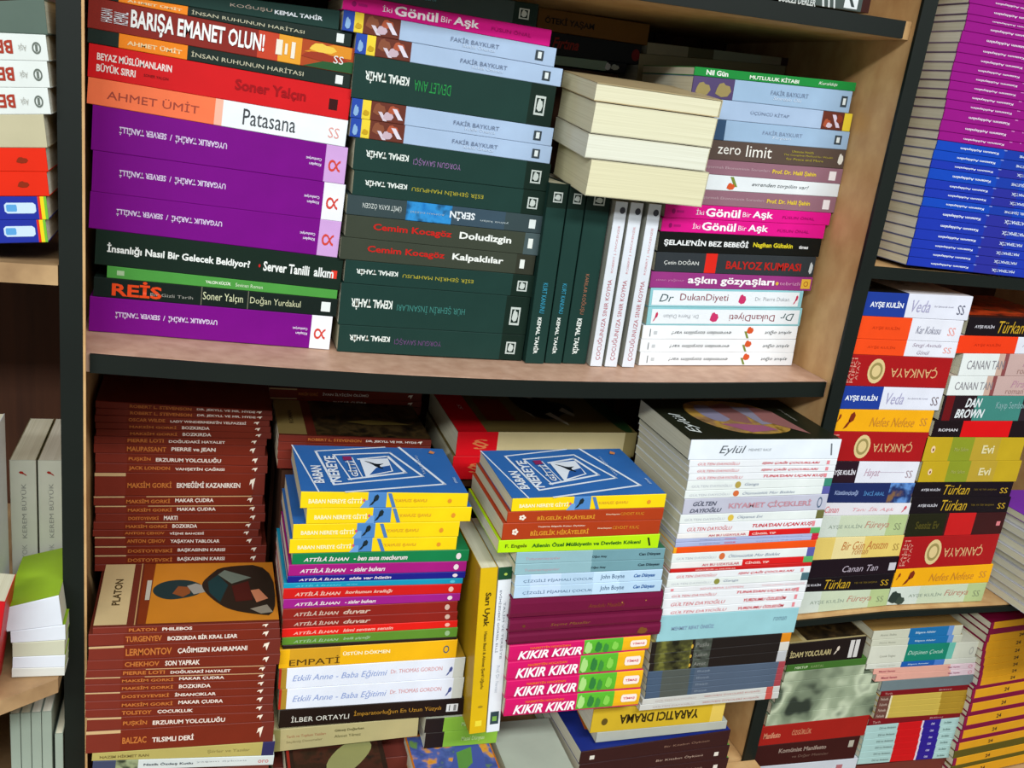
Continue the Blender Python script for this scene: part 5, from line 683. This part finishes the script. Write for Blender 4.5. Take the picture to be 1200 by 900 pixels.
(.7577,-.1178,.215,-.0039,.0099,.0101,.16,0,'sinav_b','thin blue exam book with upside-down white lettering, second from bottom, right bay top stack',0),
(.758,-.1279,.215,-.004,.0098,.01,.16,0,'sinav_b','thin blue exam book with upside-down white lettering, lowest, right bay top stack',0),
]),
('r1', 'novels in the right bay left stack', .009, 0, 0, [
(.7185,-.1918,.1541,.0024,.0284,.0296,.13,0,'veda','white and royal blue novel, fifteenth from bottom, right bay left stack',0),
(.7185,-.2193,.1501,.0024,.0272,.0271,.13,0,'karkokusu','white and neon orange novel, fourteenth from bottom, right bay left stack',0),
(.7185,-.2384,.1502,.0015,.0188,.0197,.13,0,'serenat','thin white and neon orange novel, thirteenth from bottom, right bay left stack',0),
(.7185,-.2772,.1492,.0014,.0385,.0387,.13,0,'cank1','thick crimson book with round cream seal, twelfth from bottom, right bay left stack',0),
(.7185,-.3065,.1482,.0016,.0289,.0287,.13,0,'veda2','white and royal blue novel, eleventh from bottom, right bay left stack',0),
(.7185,-.3348,.1424,.0007,.028,.0288,.13,0,'nefes','golden yellow novel, tenth from bottom, right bay left stack',0),
(.7185,-.3735,.1437,.0001,.0385,.0391,.13,0,'cank2','thick crimson book with round cream seal, ninth from bottom, right bay left stack',0),
(.7185,-.4026,.1415,-.0001,.0287,.0289,.13,0,'hayat','white novel with black end, eighth from bottom, right bay left stack',0),
(.7185,-.429,.1431,-.0014,.0262,.0275,.13,0,'lacivertmavi','navy novel with a blue flower picture, seventh from bottom, right bay left stack',0),
(.7185,-.4472,.1462,.0003,.0178,.0161,.13,0,'sevgi','thin white novel with pink script, sixth from bottom, right bay left stack',0),
(.7185,-.4773,.1463,.0012,.0298,.0288,.13,0,'fureya','pale green novel, fifth from bottom, right bay left stack',0),
(.7185,-.5089,.1492,.0027,.0313,.0299,.13,0,'sariroman','pale yellow novel, fourth from bottom, right bay left stack',0),
(.7185,-.5348,.1511,.0037,.0256,.0246,.13,0,'canan_k','black novel with white script, third from bottom, right bay left stack',0),
(.7185,-.5539,.1492,-.0004,.0188,.0229,.13,0,'turkan','black novel with yellow script, second from bottom, right bay left stack',0),
(.7185,-.5866,.1505,.0072,.0324,.0247,.13,0,'fureya','pale green novel, lowest, right bay left stack',0),
]),
('r2', 'novels in the right bay right stack', .009, 0, 0, [
(.8759,-.2077,.155,.0041,.023,.0234,.13,0,'turkan','black novel with yellow script and red painted cover, fourteenth from bottom, right bay right stack',0),
(.8687,-.2307,.155,.0055,.0225,.021,.13,0,'kirmizibeyaz','neon orange and white novel, thirteenth from bottom, right bay right stack',0),
(.8821,-.2591,.155,.005,.0286,.0291,.13,0,'canan_b','white and dusty pink novel, twelfth from bottom, right bay right stack',0),
(.8726,-.285,.155,.004,.0253,.0263,.13,0,'canan_b','white and dusty pink novel, eleventh from bottom, right bay right stack',0),
(.8718,-.3184,.155,.0031,.033,.0339,.13,0,'dan','black and teal thriller with slanted white capitals, tenth from bottom, right bay right stack',0),
(.8673,-.3401,.155,.0019,.0214,.0226,.13,0,'kirmizikutu','black novel with bright red block, ninth from bottom, right bay right stack',0),
(.8609,-.3729,.1576,.002,.0324,.0323,.13,0,'sarimsi','mustard yellow novel, eighth from bottom, right bay right stack',0),
(.8653,-.4017,.1581,.0009,.0286,.0298,.13,0,'sarimsi','mustard yellow novel, seventh from bottom, right bay right stack',0),
(.8623,-.422,.1579,-.0006,.02,.0214,.13,0,'turkan','black novel with yellow script, sixth from bottom, right bay right stack',0),
(.8643,-.4458,.1595,.0007,.0235,.0222,.13,0,'turkan','black novel with yellow script, fifth from bottom, right bay right stack',0),
(.8677,-.4787,.1568,.0015,.0327,.0318,.13,0,'kirmizikoyu','novel in black, red and maroon blocks, fourth from bottom, right bay right stack',0),
(.8679,-.5257,.1566,.0031,.0467,.0451,.13,0,'cank2','thick crimson book with round cream seal, third from bottom, right bay right stack',0),
(.8694,-.5525,.1595,.0016,.0265,.0281,.13,0,'nefes','golden orange novel, second from bottom, right bay right stack',0),
(.8691,-.579,.1582,-.0009,.0262,.0287,.13,0,'fureya2','pale green novel with a dark patch, lowest, right bay right stack',0),
]),
('r3', 'magazines in the far right pile', -.1, 0, 0, [
(1.0671,-.4646,.2,0,.0101,.0101,.2,0,'mor','thin magazine with purple cover, twelfth from bottom, far right pile',0),
(1.0711,-.475,.2,0,.0101,.0101,.2,0,'duz','thin pale magazine, eleventh from bottom, far right pile',0),
(1.0651,-.4855,.2,0,.0101,.0101,.2,0,'duz','thin pale magazine, tenth from bottom, far right pile',0),
(1.0701,-.496,.2,0,.0101,.0101,.2,0,'duz','thin pale magazine, ninth from bottom, far right pile',0),
(1.0681,-.5064,.2,0,.0101,.0101,.2,0,'duz','thin pale magazine, eighth from bottom, far right pile',0),
(1.0641,-.5169,.2,0,.0101,.0101,.2,0,'duz','thin pale magazine, seventh from bottom, far right pile',0),
(1.0721,-.5274,.2,0,.0101,.0101,.2,0,'duz','thin pale magazine, sixth from bottom, far right pile',0),
(1.0671,-.5378,.2,0,.0101,.0101,.2,0,'duz','thin pale magazine, fifth from bottom, far right pile',0),
(1.0691,-.5483,.2,0,.0101,.0101,.2,0,'duz','thin pale magazine, fourth from bottom, far right pile',0),
(1.0661,-.5588,.2,0,.0101,.0101,.2,0,'duz','thin pale magazine, third from bottom, far right pile',0),
(1.0701,-.5693,.2,0,.0101,.0101,.2,0,'duz','thin pale magazine, second from bottom, far right pile',0),
(1.0671,-.5797,.2,0,.0101,.0101,.2,0,'duz','thin pale magazine, first from bottom, far right pile',0),
]),
('q1', 'books in the lower right bay left stack', .03, 0, 0, [
(.7513,-.6774,.1206,.0029,.0327,.0346,.13,0,'idam','black book with cream capitals and dark cover, topmost, right bay lower left',0),
(.7546,-.6883,.1271,.0031,.0106,.0106,.13,0,'yesil3','thin green book, second from top, right bay lower left',0),
(.7547,-.7043,.1277,.0039,.0158,.015,.13,0,'yuz0','book whose spine shows a strip of grey-green picture, third from top, right bay lower left',0),
(.753,-.7208,.1461,.0033,.0161,.0172,.13,0,'yuz1','book whose spine shows a strip of grey-green picture, fourth from top, right bay lower left',0),
(.7494,-.7374,.164,.003,.0162,.0169,.13,0,'yuz2','book whose spine shows a strip of grey-green picture, fifth from top, right bay lower left',0),
(.7458,-.7549,.1693,.0029,.0172,.0174,.13,0,'yuz3','book whose spine shows a strip of grey-green picture, sixth from top, right bay lower left',0),
(.7432,-.7736,.1729,.0033,.0183,.0179,.13,0,'yuz4','book whose spine shows a strip of grey-green picture, seventh from top, right bay lower left',0),
(.7355,-.8053,.1776,.0006,.0313,.0341,.13,0,'kirmizi2','thick dark red book, eighth from top, right bay lower left',0),
(.7372,-.8399,.1691,-.0035,.0343,.0384,.13,0,'bordo4','thick dark maroon book, ninth from top, right bay lower left',0),
(.7403,-.8649,.1728,-.0062,.0246,.0272,.13,0,'beyaz3','greyish white book, tenth from top, right bay lower left',0),
(.7443,-.8946,.1648,0,.0225,.0225,.12,.004,'fill','plain brown paperback, first below the visible part of right bay lower left',0),
]),
('q2', 'books in the lower right bay middle stack', .03, 0, 0, [
(.8809,-.6462,.1514,-.0003,.0137,.0154,.13,0,'kremmavi','cream and blue paperback, topmost, right bay lower middle',0),
(.8821,-.6565,.1545,-.0026,.01,.0123,.13,0,'kremmavi','cream and blue paperback, second from top, right bay lower middle',0),
(.8831,-.6849,.1872,-.0013,.0281,.0262,.13,0,'kremyesil','thick cream and emerald paperback, third from top, right bay lower middle',0),
(.8847,-.6934,.1928,-.0023,.0082,.0091,.13,0,'kremmavi2','thin cream and blue paperback, fourth from top, right bay lower middle',0),
(.8985,-.7028,.1841,-.0029,.009,.0096,.13,0,'pembe','pink paperback, fifth from top, right bay lower middle',0),
(.9058,-.715,.1789,-.0006,.0118,.0096,.13,0,'pembe','pink paperback, sixth from top, right bay lower middle',0),
(.9191,-.7321,.1671,-.0011,.0168,.0173,.13,0,'gri','plain slate grey paperback, seventh from top, right bay lower middle',0),
(.9229,-.7405,.158,-.0015,.0081,.0085,.13,0,'bordo5','thin dark red paperback, eighth from top, right bay lower middle',0),
(.9216,-.7496,.1605,-.0026,.0088,.0098,.13,0,'krems','yellow paperback with brown striped end, ninth from top, right bay lower middle',0),
(.9216,-.7587,.1626,-.0037,.0088,.0098,.13,0,'krems','yellow paperback with brown striped end, tenth from top, right bay lower middle',0),
(.9219,-.7684,.1645,-.0044,.0094,.0101,.13,0,'krems','yellow paperback with brown striped end, eleventh from top, right bay lower middle',0),
(.9218,-.7782,.1656,-.0041,.0096,.0092,.13,0,'krems','yellow paperback with brown striped end, twelfth from top, right bay lower middle',0),
(.915,-.7888,.1677,-.0005,.0105,.0068,.13,0,'bordo5','thin dark red paperback, thirteenth from top, right bay lower middle',0),
(.9131,-.8005,.1688,-.0016,.0113,.0124,.13,0,'kirli','workbook striped pale green, red and navy, fourteenth from top, right bay lower middle',0),
(.914,-.8121,.1698,-.0021,.0113,.0119,.13,0,'kirli','workbook striped pale green, red and navy, fifteenth from top, right bay lower middle',0),
(.9144,-.8227,.1709,-.0032,.0103,.0113,.13,0,'kirli','workbook striped pale green, red and navy, sixteenth from top, right bay lower middle',0),
(.915,-.8332,.1716,-.0048,.0103,.0119,.13,0,'kirli','workbook striped pale green, red and navy, seventeenth from top, right bay lower middle',0),
(.9151,-.8438,.1724,-.0059,.0103,.0114,.13,0,'kirli','workbook striped pale green, red and navy, eighteenth from top, right bay lower middle',0),
(.9151,-.8551,.173,-.0063,.011,.0114,.13,0,'kirli','workbook striped pale green, red and navy, nineteenth from top, right bay lower middle',0),
(.9191,-.8946,.165,0,.0321,.0321,.12,.004,'fill','plain brown paperback, first below the visible part of right bay lower middle',0),
]),
('q3', 'gold spined books in the lower right bay', .02, 0, 0, [
(1.0718,-.634,.17,.012,.0107,.0104,.13,0,'altin','gold spined book with dark number, topmost, right bay lower right',0),
(1.0713,-.6433,.17,.0122,.0089,.0087,.13,0,'altin_k','plain maroon spined book, second from top, right bay lower right',0),
(1.0711,-.6556,.17,.0126,.012,.0117,.13,0,'altin','gold spined book with dark number, third from top, right bay lower right',0),
(1.0702,-.67,.17,.0129,.0141,.0137,.13,0,'altin','gold spined book with dark number, fourth from top, right bay lower right',0),
(1.0727,-.6827,.17,.0132,.0126,.0123,.13,0,'altin','gold spined book with dark number, fifth from top, right bay lower right',0),
(1.075,-.6946,.17,.0135,.0118,.0115,.13,0,'altin','gold spined book with dark number, sixth from top, right bay lower right',0),
(1.0777,-.7061,.17,.0138,.0114,.0111,.13,0,'altin','gold spined book with dark number, seventh from top, right bay lower right',0),
(1.0796,-.717,.17,.0141,.0108,.0105,.13,0,'altin','gold spined book with dark number, eighth from top, right bay lower right',0),
(1.0809,-.7292,.17,.0144,.0119,.0116,.13,0,'altin','gold spined book with dark number, ninth from top, right bay lower right',0),
(1.0772,-.7352,.17,.0146,.0055,.0053,.13,0,'altin_k','plain maroon spined book, tenth from top, right bay lower right',0),
(1.0771,-.7505,.17,.015,.015,.0146,.13,0,'altin','gold spined book with dark number, eleventh from top, right bay lower right',0),
(1.0794,-.7588,.17,.0152,.0082,.0079,.13,0,'altin_k','plain maroon spined book, twelfth from top, right bay lower right',0),
(1.0795,-.7738,.17,.0156,.0147,.0143,.13,0,'altin','gold spined book with dark number, thirteenth from top, right bay lower right',0),
(1.0793,-.7815,.17,.0158,.0074,.0072,.13,0,'altin_k','plain maroon spined book, fourteenth from top, right bay lower right',0),
(1.0785,-.7975,.17,.0163,.0157,.0152,.13,0,'altin','gold spined book with dark number, fifteenth from top, right bay lower right',0),
(1.0793,-.806,.17,.0165,.0082,.0079,.13,0,'altin_k','plain maroon spined book, sixteenth from top, right bay lower right',0),
(1.0786,-.8208,.17,.0169,.0145,.0141,.13,0,'altin','gold spined book with dark number, seventeenth from top, right bay lower right',0),
(1.0793,-.8279,.17,.0171,.0068,.0066,.13,0,'altin_k','plain maroon spined book, eighteenth from top, right bay lower right',0),
(1.0782,-.8416,.17,.0175,.0133,.013,.13,0,'altin','gold spined book with dark number, nineteenth from top, right bay lower right',0),
(1.0791,-.855,.17,.0178,.0132,.0128,.13,0,'altin_z','plain olive spined book, twentieth from top, right bay lower right',0),
(1.0821,-.8687,.17,.0183,.0138,.0133,.13,0,'altin','gold spined book with dark number, twenty-first from top, right bay lower right',0),
(1.0811,-.8765,.17,.0185,.0073,.0071,.13,0,'altin_z','plain olive spined book, twenty-second from top, right bay lower right',0),
(1.0801,-.8925,.17,.0178,.0156,.0163,.13,0,'altin','gold spined book with dark number, twenty-third from top, right bay lower right',0),
]),
('la', 'books in the left bay upper stack', -.01, 0, 0, [
(-.327,-.0211,.2,.0186,.007,.0266,.13,0,'gri2','thick grey-green book, ninth from bottom, left bay upper stack',0),
(-.3266,-.0437,.2,.0211,.0224,.0199,.13,0,'reber','white paperback with red upside-down capitals, eighth from bottom, left bay upper stack',0),
(-.3258,-.0657,.2,.0224,.0218,.0205,.13,0,'reber','white paperback with red upside-down capitals, seventh from bottom, left bay upper stack',0),
(-.3254,-.0886,.2,.0245,.0226,.0206,.13,0,'reber','white paperback with red upside-down capitals, sixth from bottom, left bay upper stack',0),
(-.3285,-.1115,.2,.0201,.0222,.0266,.13,0,'kremblok','cream block of pages facing out, fifth from bottom, left bay upper stack',0),
(-.3282,-.1296,.2,.0187,.0178,.0192,.13,0,'kirmizi3','bright red paperback, fourth from bottom, left bay upper stack',0),
(-.3276,-.1498,.2,.0187,.02,.02,.13,0,'kirmizi3','bright red paperback, third from bottom, left bay upper stack',0),
(-.3284,-.1703,.2,.0194,.0201,.0193,.13,0,'marka','blue book with a rainbow end, second from bottom, left bay upper stack',0),
(-.3291,-.1913,.2,.021,.0207,.0191,.13,0,'marka','blue book with a rainbow end, lowest, left bay upper stack',0),
]),
('lp', 'notepads in the left bay', -.03, 0, 0, [
(-.1663,-.5362,.0475,.0047,.0247,.0319,.1,0,'not','white notepad with bent lime green cover, topmost, left bay pad pile',0),
(-.1631,-.5484,.0466,.0006,.0122,.0162,.1,0,'not','white notepad with lime green cover, second from top, left bay pad pile',0),
(-.1621,-.5639,.0446,-.0006,.0152,.0164,.1,0,'not2','cream notepad, third from top, left bay pad pile',0),
(-.1625,-.5761,.0449,-.0019,.012,.0132,.1,0,'not','white notepad with lime green cover, fourth from top, left bay pad pile',0),
(-.1633,-.5861,.0455,-.0013,.0097,.0092,.1,0,'not3','thin cream notepad, fifth from top, left bay pad pile',0),
]),
('tb', 'books on the topmost board', .016, 0, 0, [
(.43,.1215,.215,.0049,.03,.03,.13,0,'ust','grey book with white slashes resting on the topmost board',0),
]),
('cb1', 'books in the lowest row', -.115, 0, 0, [
(.098,-.7375,.108,0,.0215,.0215,.15,0,'kapak1','dark covered book jutting out below the cream one',0),
]),
('cb2', 'books in the lowest row', -.13, 0, 0, [
(.238,-.7518,.098,0,.0215,.0215,.15,0,'kapak2','orange and blue covered book jutting out below the green pair',0),
]),
('cb3', 'books in the lowest row', -.11, 0, 0, [
(.346,-.7613,.08,0,.0232,.0232,.15,0,'blok','plain pale grey book beside the navy pile, upper of two',0),
(.348,-.7848,.08,0,.0232,.0232,.15,0,'blok','plain pale grey book beside the navy pile, lower of two',0),
]),
]
UPRIGHT = [(.3646,-.2841,.2,.022,.0727,.13,0,'kt_kurt1','black-green upright book with turquoise title, leftmost of three','upright books on the upper shelf',0),
(.3867,-.2838,.2,.0197,.0748,.13,0,'kt_kurt2','black-green upright book with turquoise title, between its two dark neighbours','upright books on the upper shelf',0),
(.4162,-.2832,.2,.0277,.0751,.13,0,'kt_karil','black-green upright book with orange title, beside the white ones','upright books on the upper shelf',0),
(.4333,-.2828,.187,.0143,.0668,.125,0,'cocuk','white upright paperback with red title, touching the dark books','upright books on the upper shelf',0),
(.4515,-.2824,.187,.0149,.0661,.125,0,'cocuk','white upright paperback with red title, middle of three white ones','upright books on the upper shelf',0),
(.473,-.2818,.187,.0151,.0653,.125,0,'cocuk','white upright paperback with red title, nearest the right stack','upright books on the upper shelf',0),
(.3158,-.6866,.209,.019,-.04,.12,3.3,'sariuyak','yellow upright book squeezed between the two front stacks','upright books between the front stacks',0),
(.332,-.6866,.209,.015,-.04,.12,3.3,'beyazuyak','slim white upright book pressed against the comic paperbacks','upright books between the front stacks',0),
(-.1562,-.5875,.179,.024,.078,.12,0,'kalpli','cream upright book with small red heart, left of two','upright books in the left bay',0),
(-.1316,-.5875,.179,.023,.078,.12,0,'kalpli','cream upright book with small red heart, beside the black upright','upright books in the left bay',0),
(-.1795,-.5875,.235,.03,0,.06,0,'beyazyan','tall white book at the far left edge','books at the left edge',0),
(-.1743,-.5875,.105,.02,-.066,.05,-8,'kirmiziyan','small red book leaning at the far left edge','books at the left edge',0),
(-.163,-.8815,.2325,.009,0,.12,0,'acik','pale grey-green upright book low in the left bay, first from left','pale books low in the left bay',0),
(-.1534,-.8815,.2325,.009,0,.12,0,'acik','pale grey-green upright book low in the left bay, second from left','pale books low in the left bay',0),
(-.1438,-.8815,.2325,.009,0,.12,0,'acik','pale grey-green upright book low in the left bay, third from left','pale books low in the left bay',0),
(-.1342,-.8815,.2325,.009,0,.12,0,'acik','pale grey-green upright book low in the left bay, fourth from left','pale books low in the left bay',0),
(-.124,-.8815,.205,.0075,0,.12,0,'acik','shorter pale upright book low beside the black upright','pale books low in the left bay',0)]
PILE = [(.3585,.0042,.14,.0176,'top book of the cream page-edge pile, brownish cover'),
(.3605,-.0268,.137,.03,'second book of the cream page-edge pile, thick and cream'),
(.359,-.0515,.1378,.0237,'third book of the page-edge pile, whitest pages'),
(.367,-.0895,.135,.037,'bottom book of the cream page-edge pile, the thickest')]
RISERS = [(.3909,.4726,.244,.348,-.2824,.0386,'dark board riser under the upper back row'),
(.5008,.6925,.243,.327,-.2735,.0256,'dark board riser behind the upper right stack'),
(-.1038,.0715,.158,.262,-.799,-.5797,'dark board riser under the back stack of brown classics'),
(.0863,.2653,.258,.362,-.799,-.4141,'dark board riser under the far back brown classics'),
(.0892,.253,.133,.237,-.799,-.4415,'dark board riser behind the front left stack'),
(.2917,.5098,.126,.27,-.799,-.4473,'dark board riser under the red ended pair')]
R_P = -.1319; R_N = -.5807; L_A = -.1913; L_P = -.5875
# ---------------- the shelving
def sag(x): return -.274-.0113*math.sin(math.pi*min(max((x+.1)/.79, 0), 1))
def board(name, x0, x1, y0, y1, ztop, th, m, parent, sagging=False, n=24):
    v, f = [], []
    for i in range(n+1):
        x = x0+(x1-x0)*i/n; z = (ztop(x) if callable(ztop) else ztop)+ZO
        v += [(x, y0, z), (x, y1, z), (x, y1, z-th), (x, y0, z-th)]
    for i in range(n):
        for j in range(4): f.append((i*4+j, i*4+(j+1) % 4, (i+1)*4+(j+1) % 4, (i+1)*4+j))
    f += [(3, 2, 1, 0), (n*4, n*4+1, n*4+2, n*4+3)]
    return link(name, mesh(name, v, [q[::-1] for q in f], [m]), parent)
def zbox(name, x0, x1, y0, y1, z0, z1, m, parent): return box(name, (x0, y0, z0+ZO), (x1, y1, z1+ZO), m, parent)
FL = -ZO; TOPZ = .62
bc = tag(empty('bookcase', (.3, .2, 0)), 'beech bookcase with black edging and a sagging shelf in the middle', 'bookcase'); bc_off = (-.3, -.2, 0)
def inb(o, b=None):
    b = b or bc; o.location = Vector(o.location)-b.location; return o
inb(zbox('side_panel', -.1225, -.1150, .0035, .42, FL, TOPZ, WOOD, bc)); inb(zbox('side_panel', .6996, .7140, .0035, .42, FL, TOPZ, WOOD, bc))
inb(zbox('front_edging', -.1222, -.1035, -.001, .0034, FL, TOPZ, EDGE, bc)); inb(zbox('front_edging', .6965, .7142, -.001, .0034, FL, TOPZ, EDGE, bc))
inb(zbox('edge_strip', -.1034, -.1012, -.0005, .0030, FL, TOPZ, WOOD, bc))
inb(zbox('back_panel', -.1148, .6994, .405, .419, FL, TOPZ, BACK, bc))
for k in range(11):
    x = -.09+k*.075; inb(zbox('back_batten', x, x+.03, .3985, .4048, FL+.1, TOPZ-.05, BACK, bc))
inb(board('shelf', -.1145, .6990, .0135, .398, sag, .018, SHELFM, bc)); inb(board('shelf_edging', -.0990, .6960, .0100, .0133, lambda x: sag(x)-.0004, .018, EDGE, bc))
TS = lambda x: .1229+.0026*(x-.58)/.115
inb(board('shelf', -.1145, .6990, .0135, .398, TS, .018, WOOD, bc)); inb(board('shelf_edging', -.0990, .6890, .0100, .0133, lambda x: TS(x)-.0004, .0175, EDGE, bc))
inb(zbox('base_shelf', -.1145, .6990, .0036, .398, -.82, -.7995, WOOD, bc)); inb(zbox('base_ledge', -.1222, .7142, -.24, -.0012, -.83, -.7995, WOOD, bc)); inb(zbox('plinth', -.1222, .7142, -.22, -.20, FL, -.8305, EDGE, bc))
inb(zbox('top_panel', -.1222, .7142, -.001, .42, TOPZ+.0005, TOPZ+.02, WOOD, bc))
rc = tag(empty('bookcase', (1.1, .2, 0)), 'black edged bookcase bay right of the slanting black upright', 'bookcase')
RZ1, RZ2 = -.1325, None
inb(zbox('shelf', .7146, 1.30, .004, .40, R_P-.0135, R_P-.0006, WOOD, rc), rc); inb(zbox('shelf_edging', .7146, 1.30, .0005, .0038, R_P-.0145, R_P-.0006, EDGE, rc), rc)
inb(board('shelf', .7146, 1.30, .004, .40, lambda x: R_N+min(0, x-.869)*.048, .012, WOOD, rc), rc); inb(board('shelf_edging', .7146, 1.30, .0005, .0038, lambda x: R_N+min(0, x-.869)*.048-.0035, .0085, EDGE, rc), rc)
inb(zbox('base_shelf', .7146, 1.30, .0, .40, -.92, -.8955, WOOD, rc), rc); inb(zbox('back_panel', .7146, 1.30, .405, .419, FL, TOPZ, BACK, rc), rc); inb(zbox('side_panel', 1.302, 1.32, 0, .42, FL, TOPZ, WOOD, rc), rc)
lc = tag(empty('bookcase', (-.4, .2, 0)), 'tan edged bookcase bay left of the black upright', 'bookcase')
inb(zbox('shelf', -.66, -.1230, -.002, .36, L_A-.018, L_A-.0006, TAN, lc), lc)
v = [(-.66, -.36), (-.25, -.117), (-.1230, -.0335), (-.1230, .36), (-.66, .36)]; zz = (L_P-.0006+ZO, L_P-.016+ZO)
inb(link('shelf', mesh('shelf', [(x, y, zz[0]) for x, y in v]+[(x, y, zz[1]) for x, y in v], [(0, 1, 2, 3, 4), (9, 8, 7, 6, 5)]+[(i, i+5, (i+1) % 5+5, (i+1) % 5) for i in range(5)], [TAN]), lc), lc)
inb(zbox('base_shelf', -.66, -.1230, -.02, .36, -.90, -.882, TAN, lc), lc); inb(zbox('back_panel', -.66, -.1230, .365, .379, FL, TOPZ, BACK, lc), lc); inb(zbox('side_panel', -.68, -.662, -.002, .38, FL, TOPZ, TAN, lc), lc)
for k in range(5): x = -.60+k*.1; inb(zbox('back_batten', x, x+.045, .358, .3648, FL+.1, TOPZ-.05, BACK, lc), lc)
inb(zbox('riser_post', -.2, -.15, .20, .25, -.88, L_P-.0165, TAN, lc), lc)
tag(box('floor', (-3, -3.5, -.02), (4, .6, 0), FLOORM), kind='structure'); tag(box('wall_back', (-3, .60, 0), (4, .65, 2.85), mat('#8a8478')), kind='structure'); tag(box('ceiling', (-3, -3.5, 2.85), (4, .65, 2.9), mat('#b0b0aa')), kind='structure')
# risers of plain board that lift the hidden back rows
for x0, x1, y0, y1, z0, z1, lb in RISERS:
    t = tag(empty('display_riser', ((x0+x1)/2, (y0+y1)/2, z0+ZO)), lb, 'display riser')
    for n, q in (('riser_top', (x0, x1, y0, y1, z1-.012, z1)), ('riser_side', (x0, x0+.012, y0, y1, z0, z1-.0122)), ('riser_side', (x1-.012, x1, y0, y1, z0, z1-.0122))): inb(zbox(n, *q, BACK, t), t)
# ---------------- lying books, stack by stack
def DD(k):
    d = DES[k]; return d
for sname, group, Y, psi, xr, rows in STACKS:
    for i, (x0, z0, L, dz, t0, t1, dep, dy, des, lab, yaw) in enumerate(rows):
        c, s_ = math.cos(psi), math.sin(psi); sm = (x0+L/2); ex, ey = (xr+sm*c, Y+dy+sm*s_) if psi else (sm, Y+dy)
        e = empty('book', (ex, ey, z0+dz/2+ZO)); e.rotation_euler = (0, -math.atan2(dz, L), psi+yaw)
        tag(e, lab, 'book', group); book(e, math.hypot(L, dz), t0, t1, dep, DES[des], top=(i == 0))
# ---------------- upright books (spine to the front, head up)
for xr, z, h, t, Y, dep, lean, des, lab, grp, yaw in UPRIGHT:
    a = math.radians(lean); ax = Vector((-math.sin(a), 0, math.cos(a)))
    M = Matrix.Translation((xr, Y, z+ZO)) @ Matrix.Rotation(math.radians(yaw), 4, 'Z') @ Matrix.Translation(ax*h/2) @ Matrix.Rotation(-math.pi/2-a, 4, 'Y')
    e = empty('book'); e.matrix_world = M; tag(e, lab, 'book', grp); book(e, h, t, t, dep, DES[des], top=False)
# ---------------- page-edge block pile on the upright books
for i, (x0, z0, w_, t, lab) in enumerate(PILE):
    e = empty('book', (x0+w_/2, .0, ZO)); e.matrix_world = Matrix.Translation((0, .03, ZO-.09)) @ Matrix.Rotation(math.radians(5.5), 4, 'X') @ Matrix.Translation((x0+w_/2, 0, z0+.09)); tag(e, lab, 'book', 'books piled with page edges out')
    dp = .105; vv = []; ff = []
    for a, b in ((0, .0008), (t-.0008, t)):
        o = len(vv); vv += boxv(-w_/2, 0, a, w_/2, dp, b); ff += [tuple(o+j for j in q) for q in BF]
    link('cover', mesh('cover', vv, ff, [mat(('#b8a47c', '#cfc8ae', '#d4d0bc', '#c8c2a6')[i])]), e)
    link('spine', mesh('spine', boxv(w_/2-.0012, 0.0, .0009, w_/2, dp, t-.0009), BF, [mat('#b4ac90')]), e)
    link('pages', mesh('pages', boxv(-w_/2+.0002, -.0006 if i else .001, .00085, w_/2-.0013, dp-.001, t-.00085), BF, [paper(('#ded9bc', '#dedabd', '#e0e0d0', '#dcd6b4')[i])]), e)
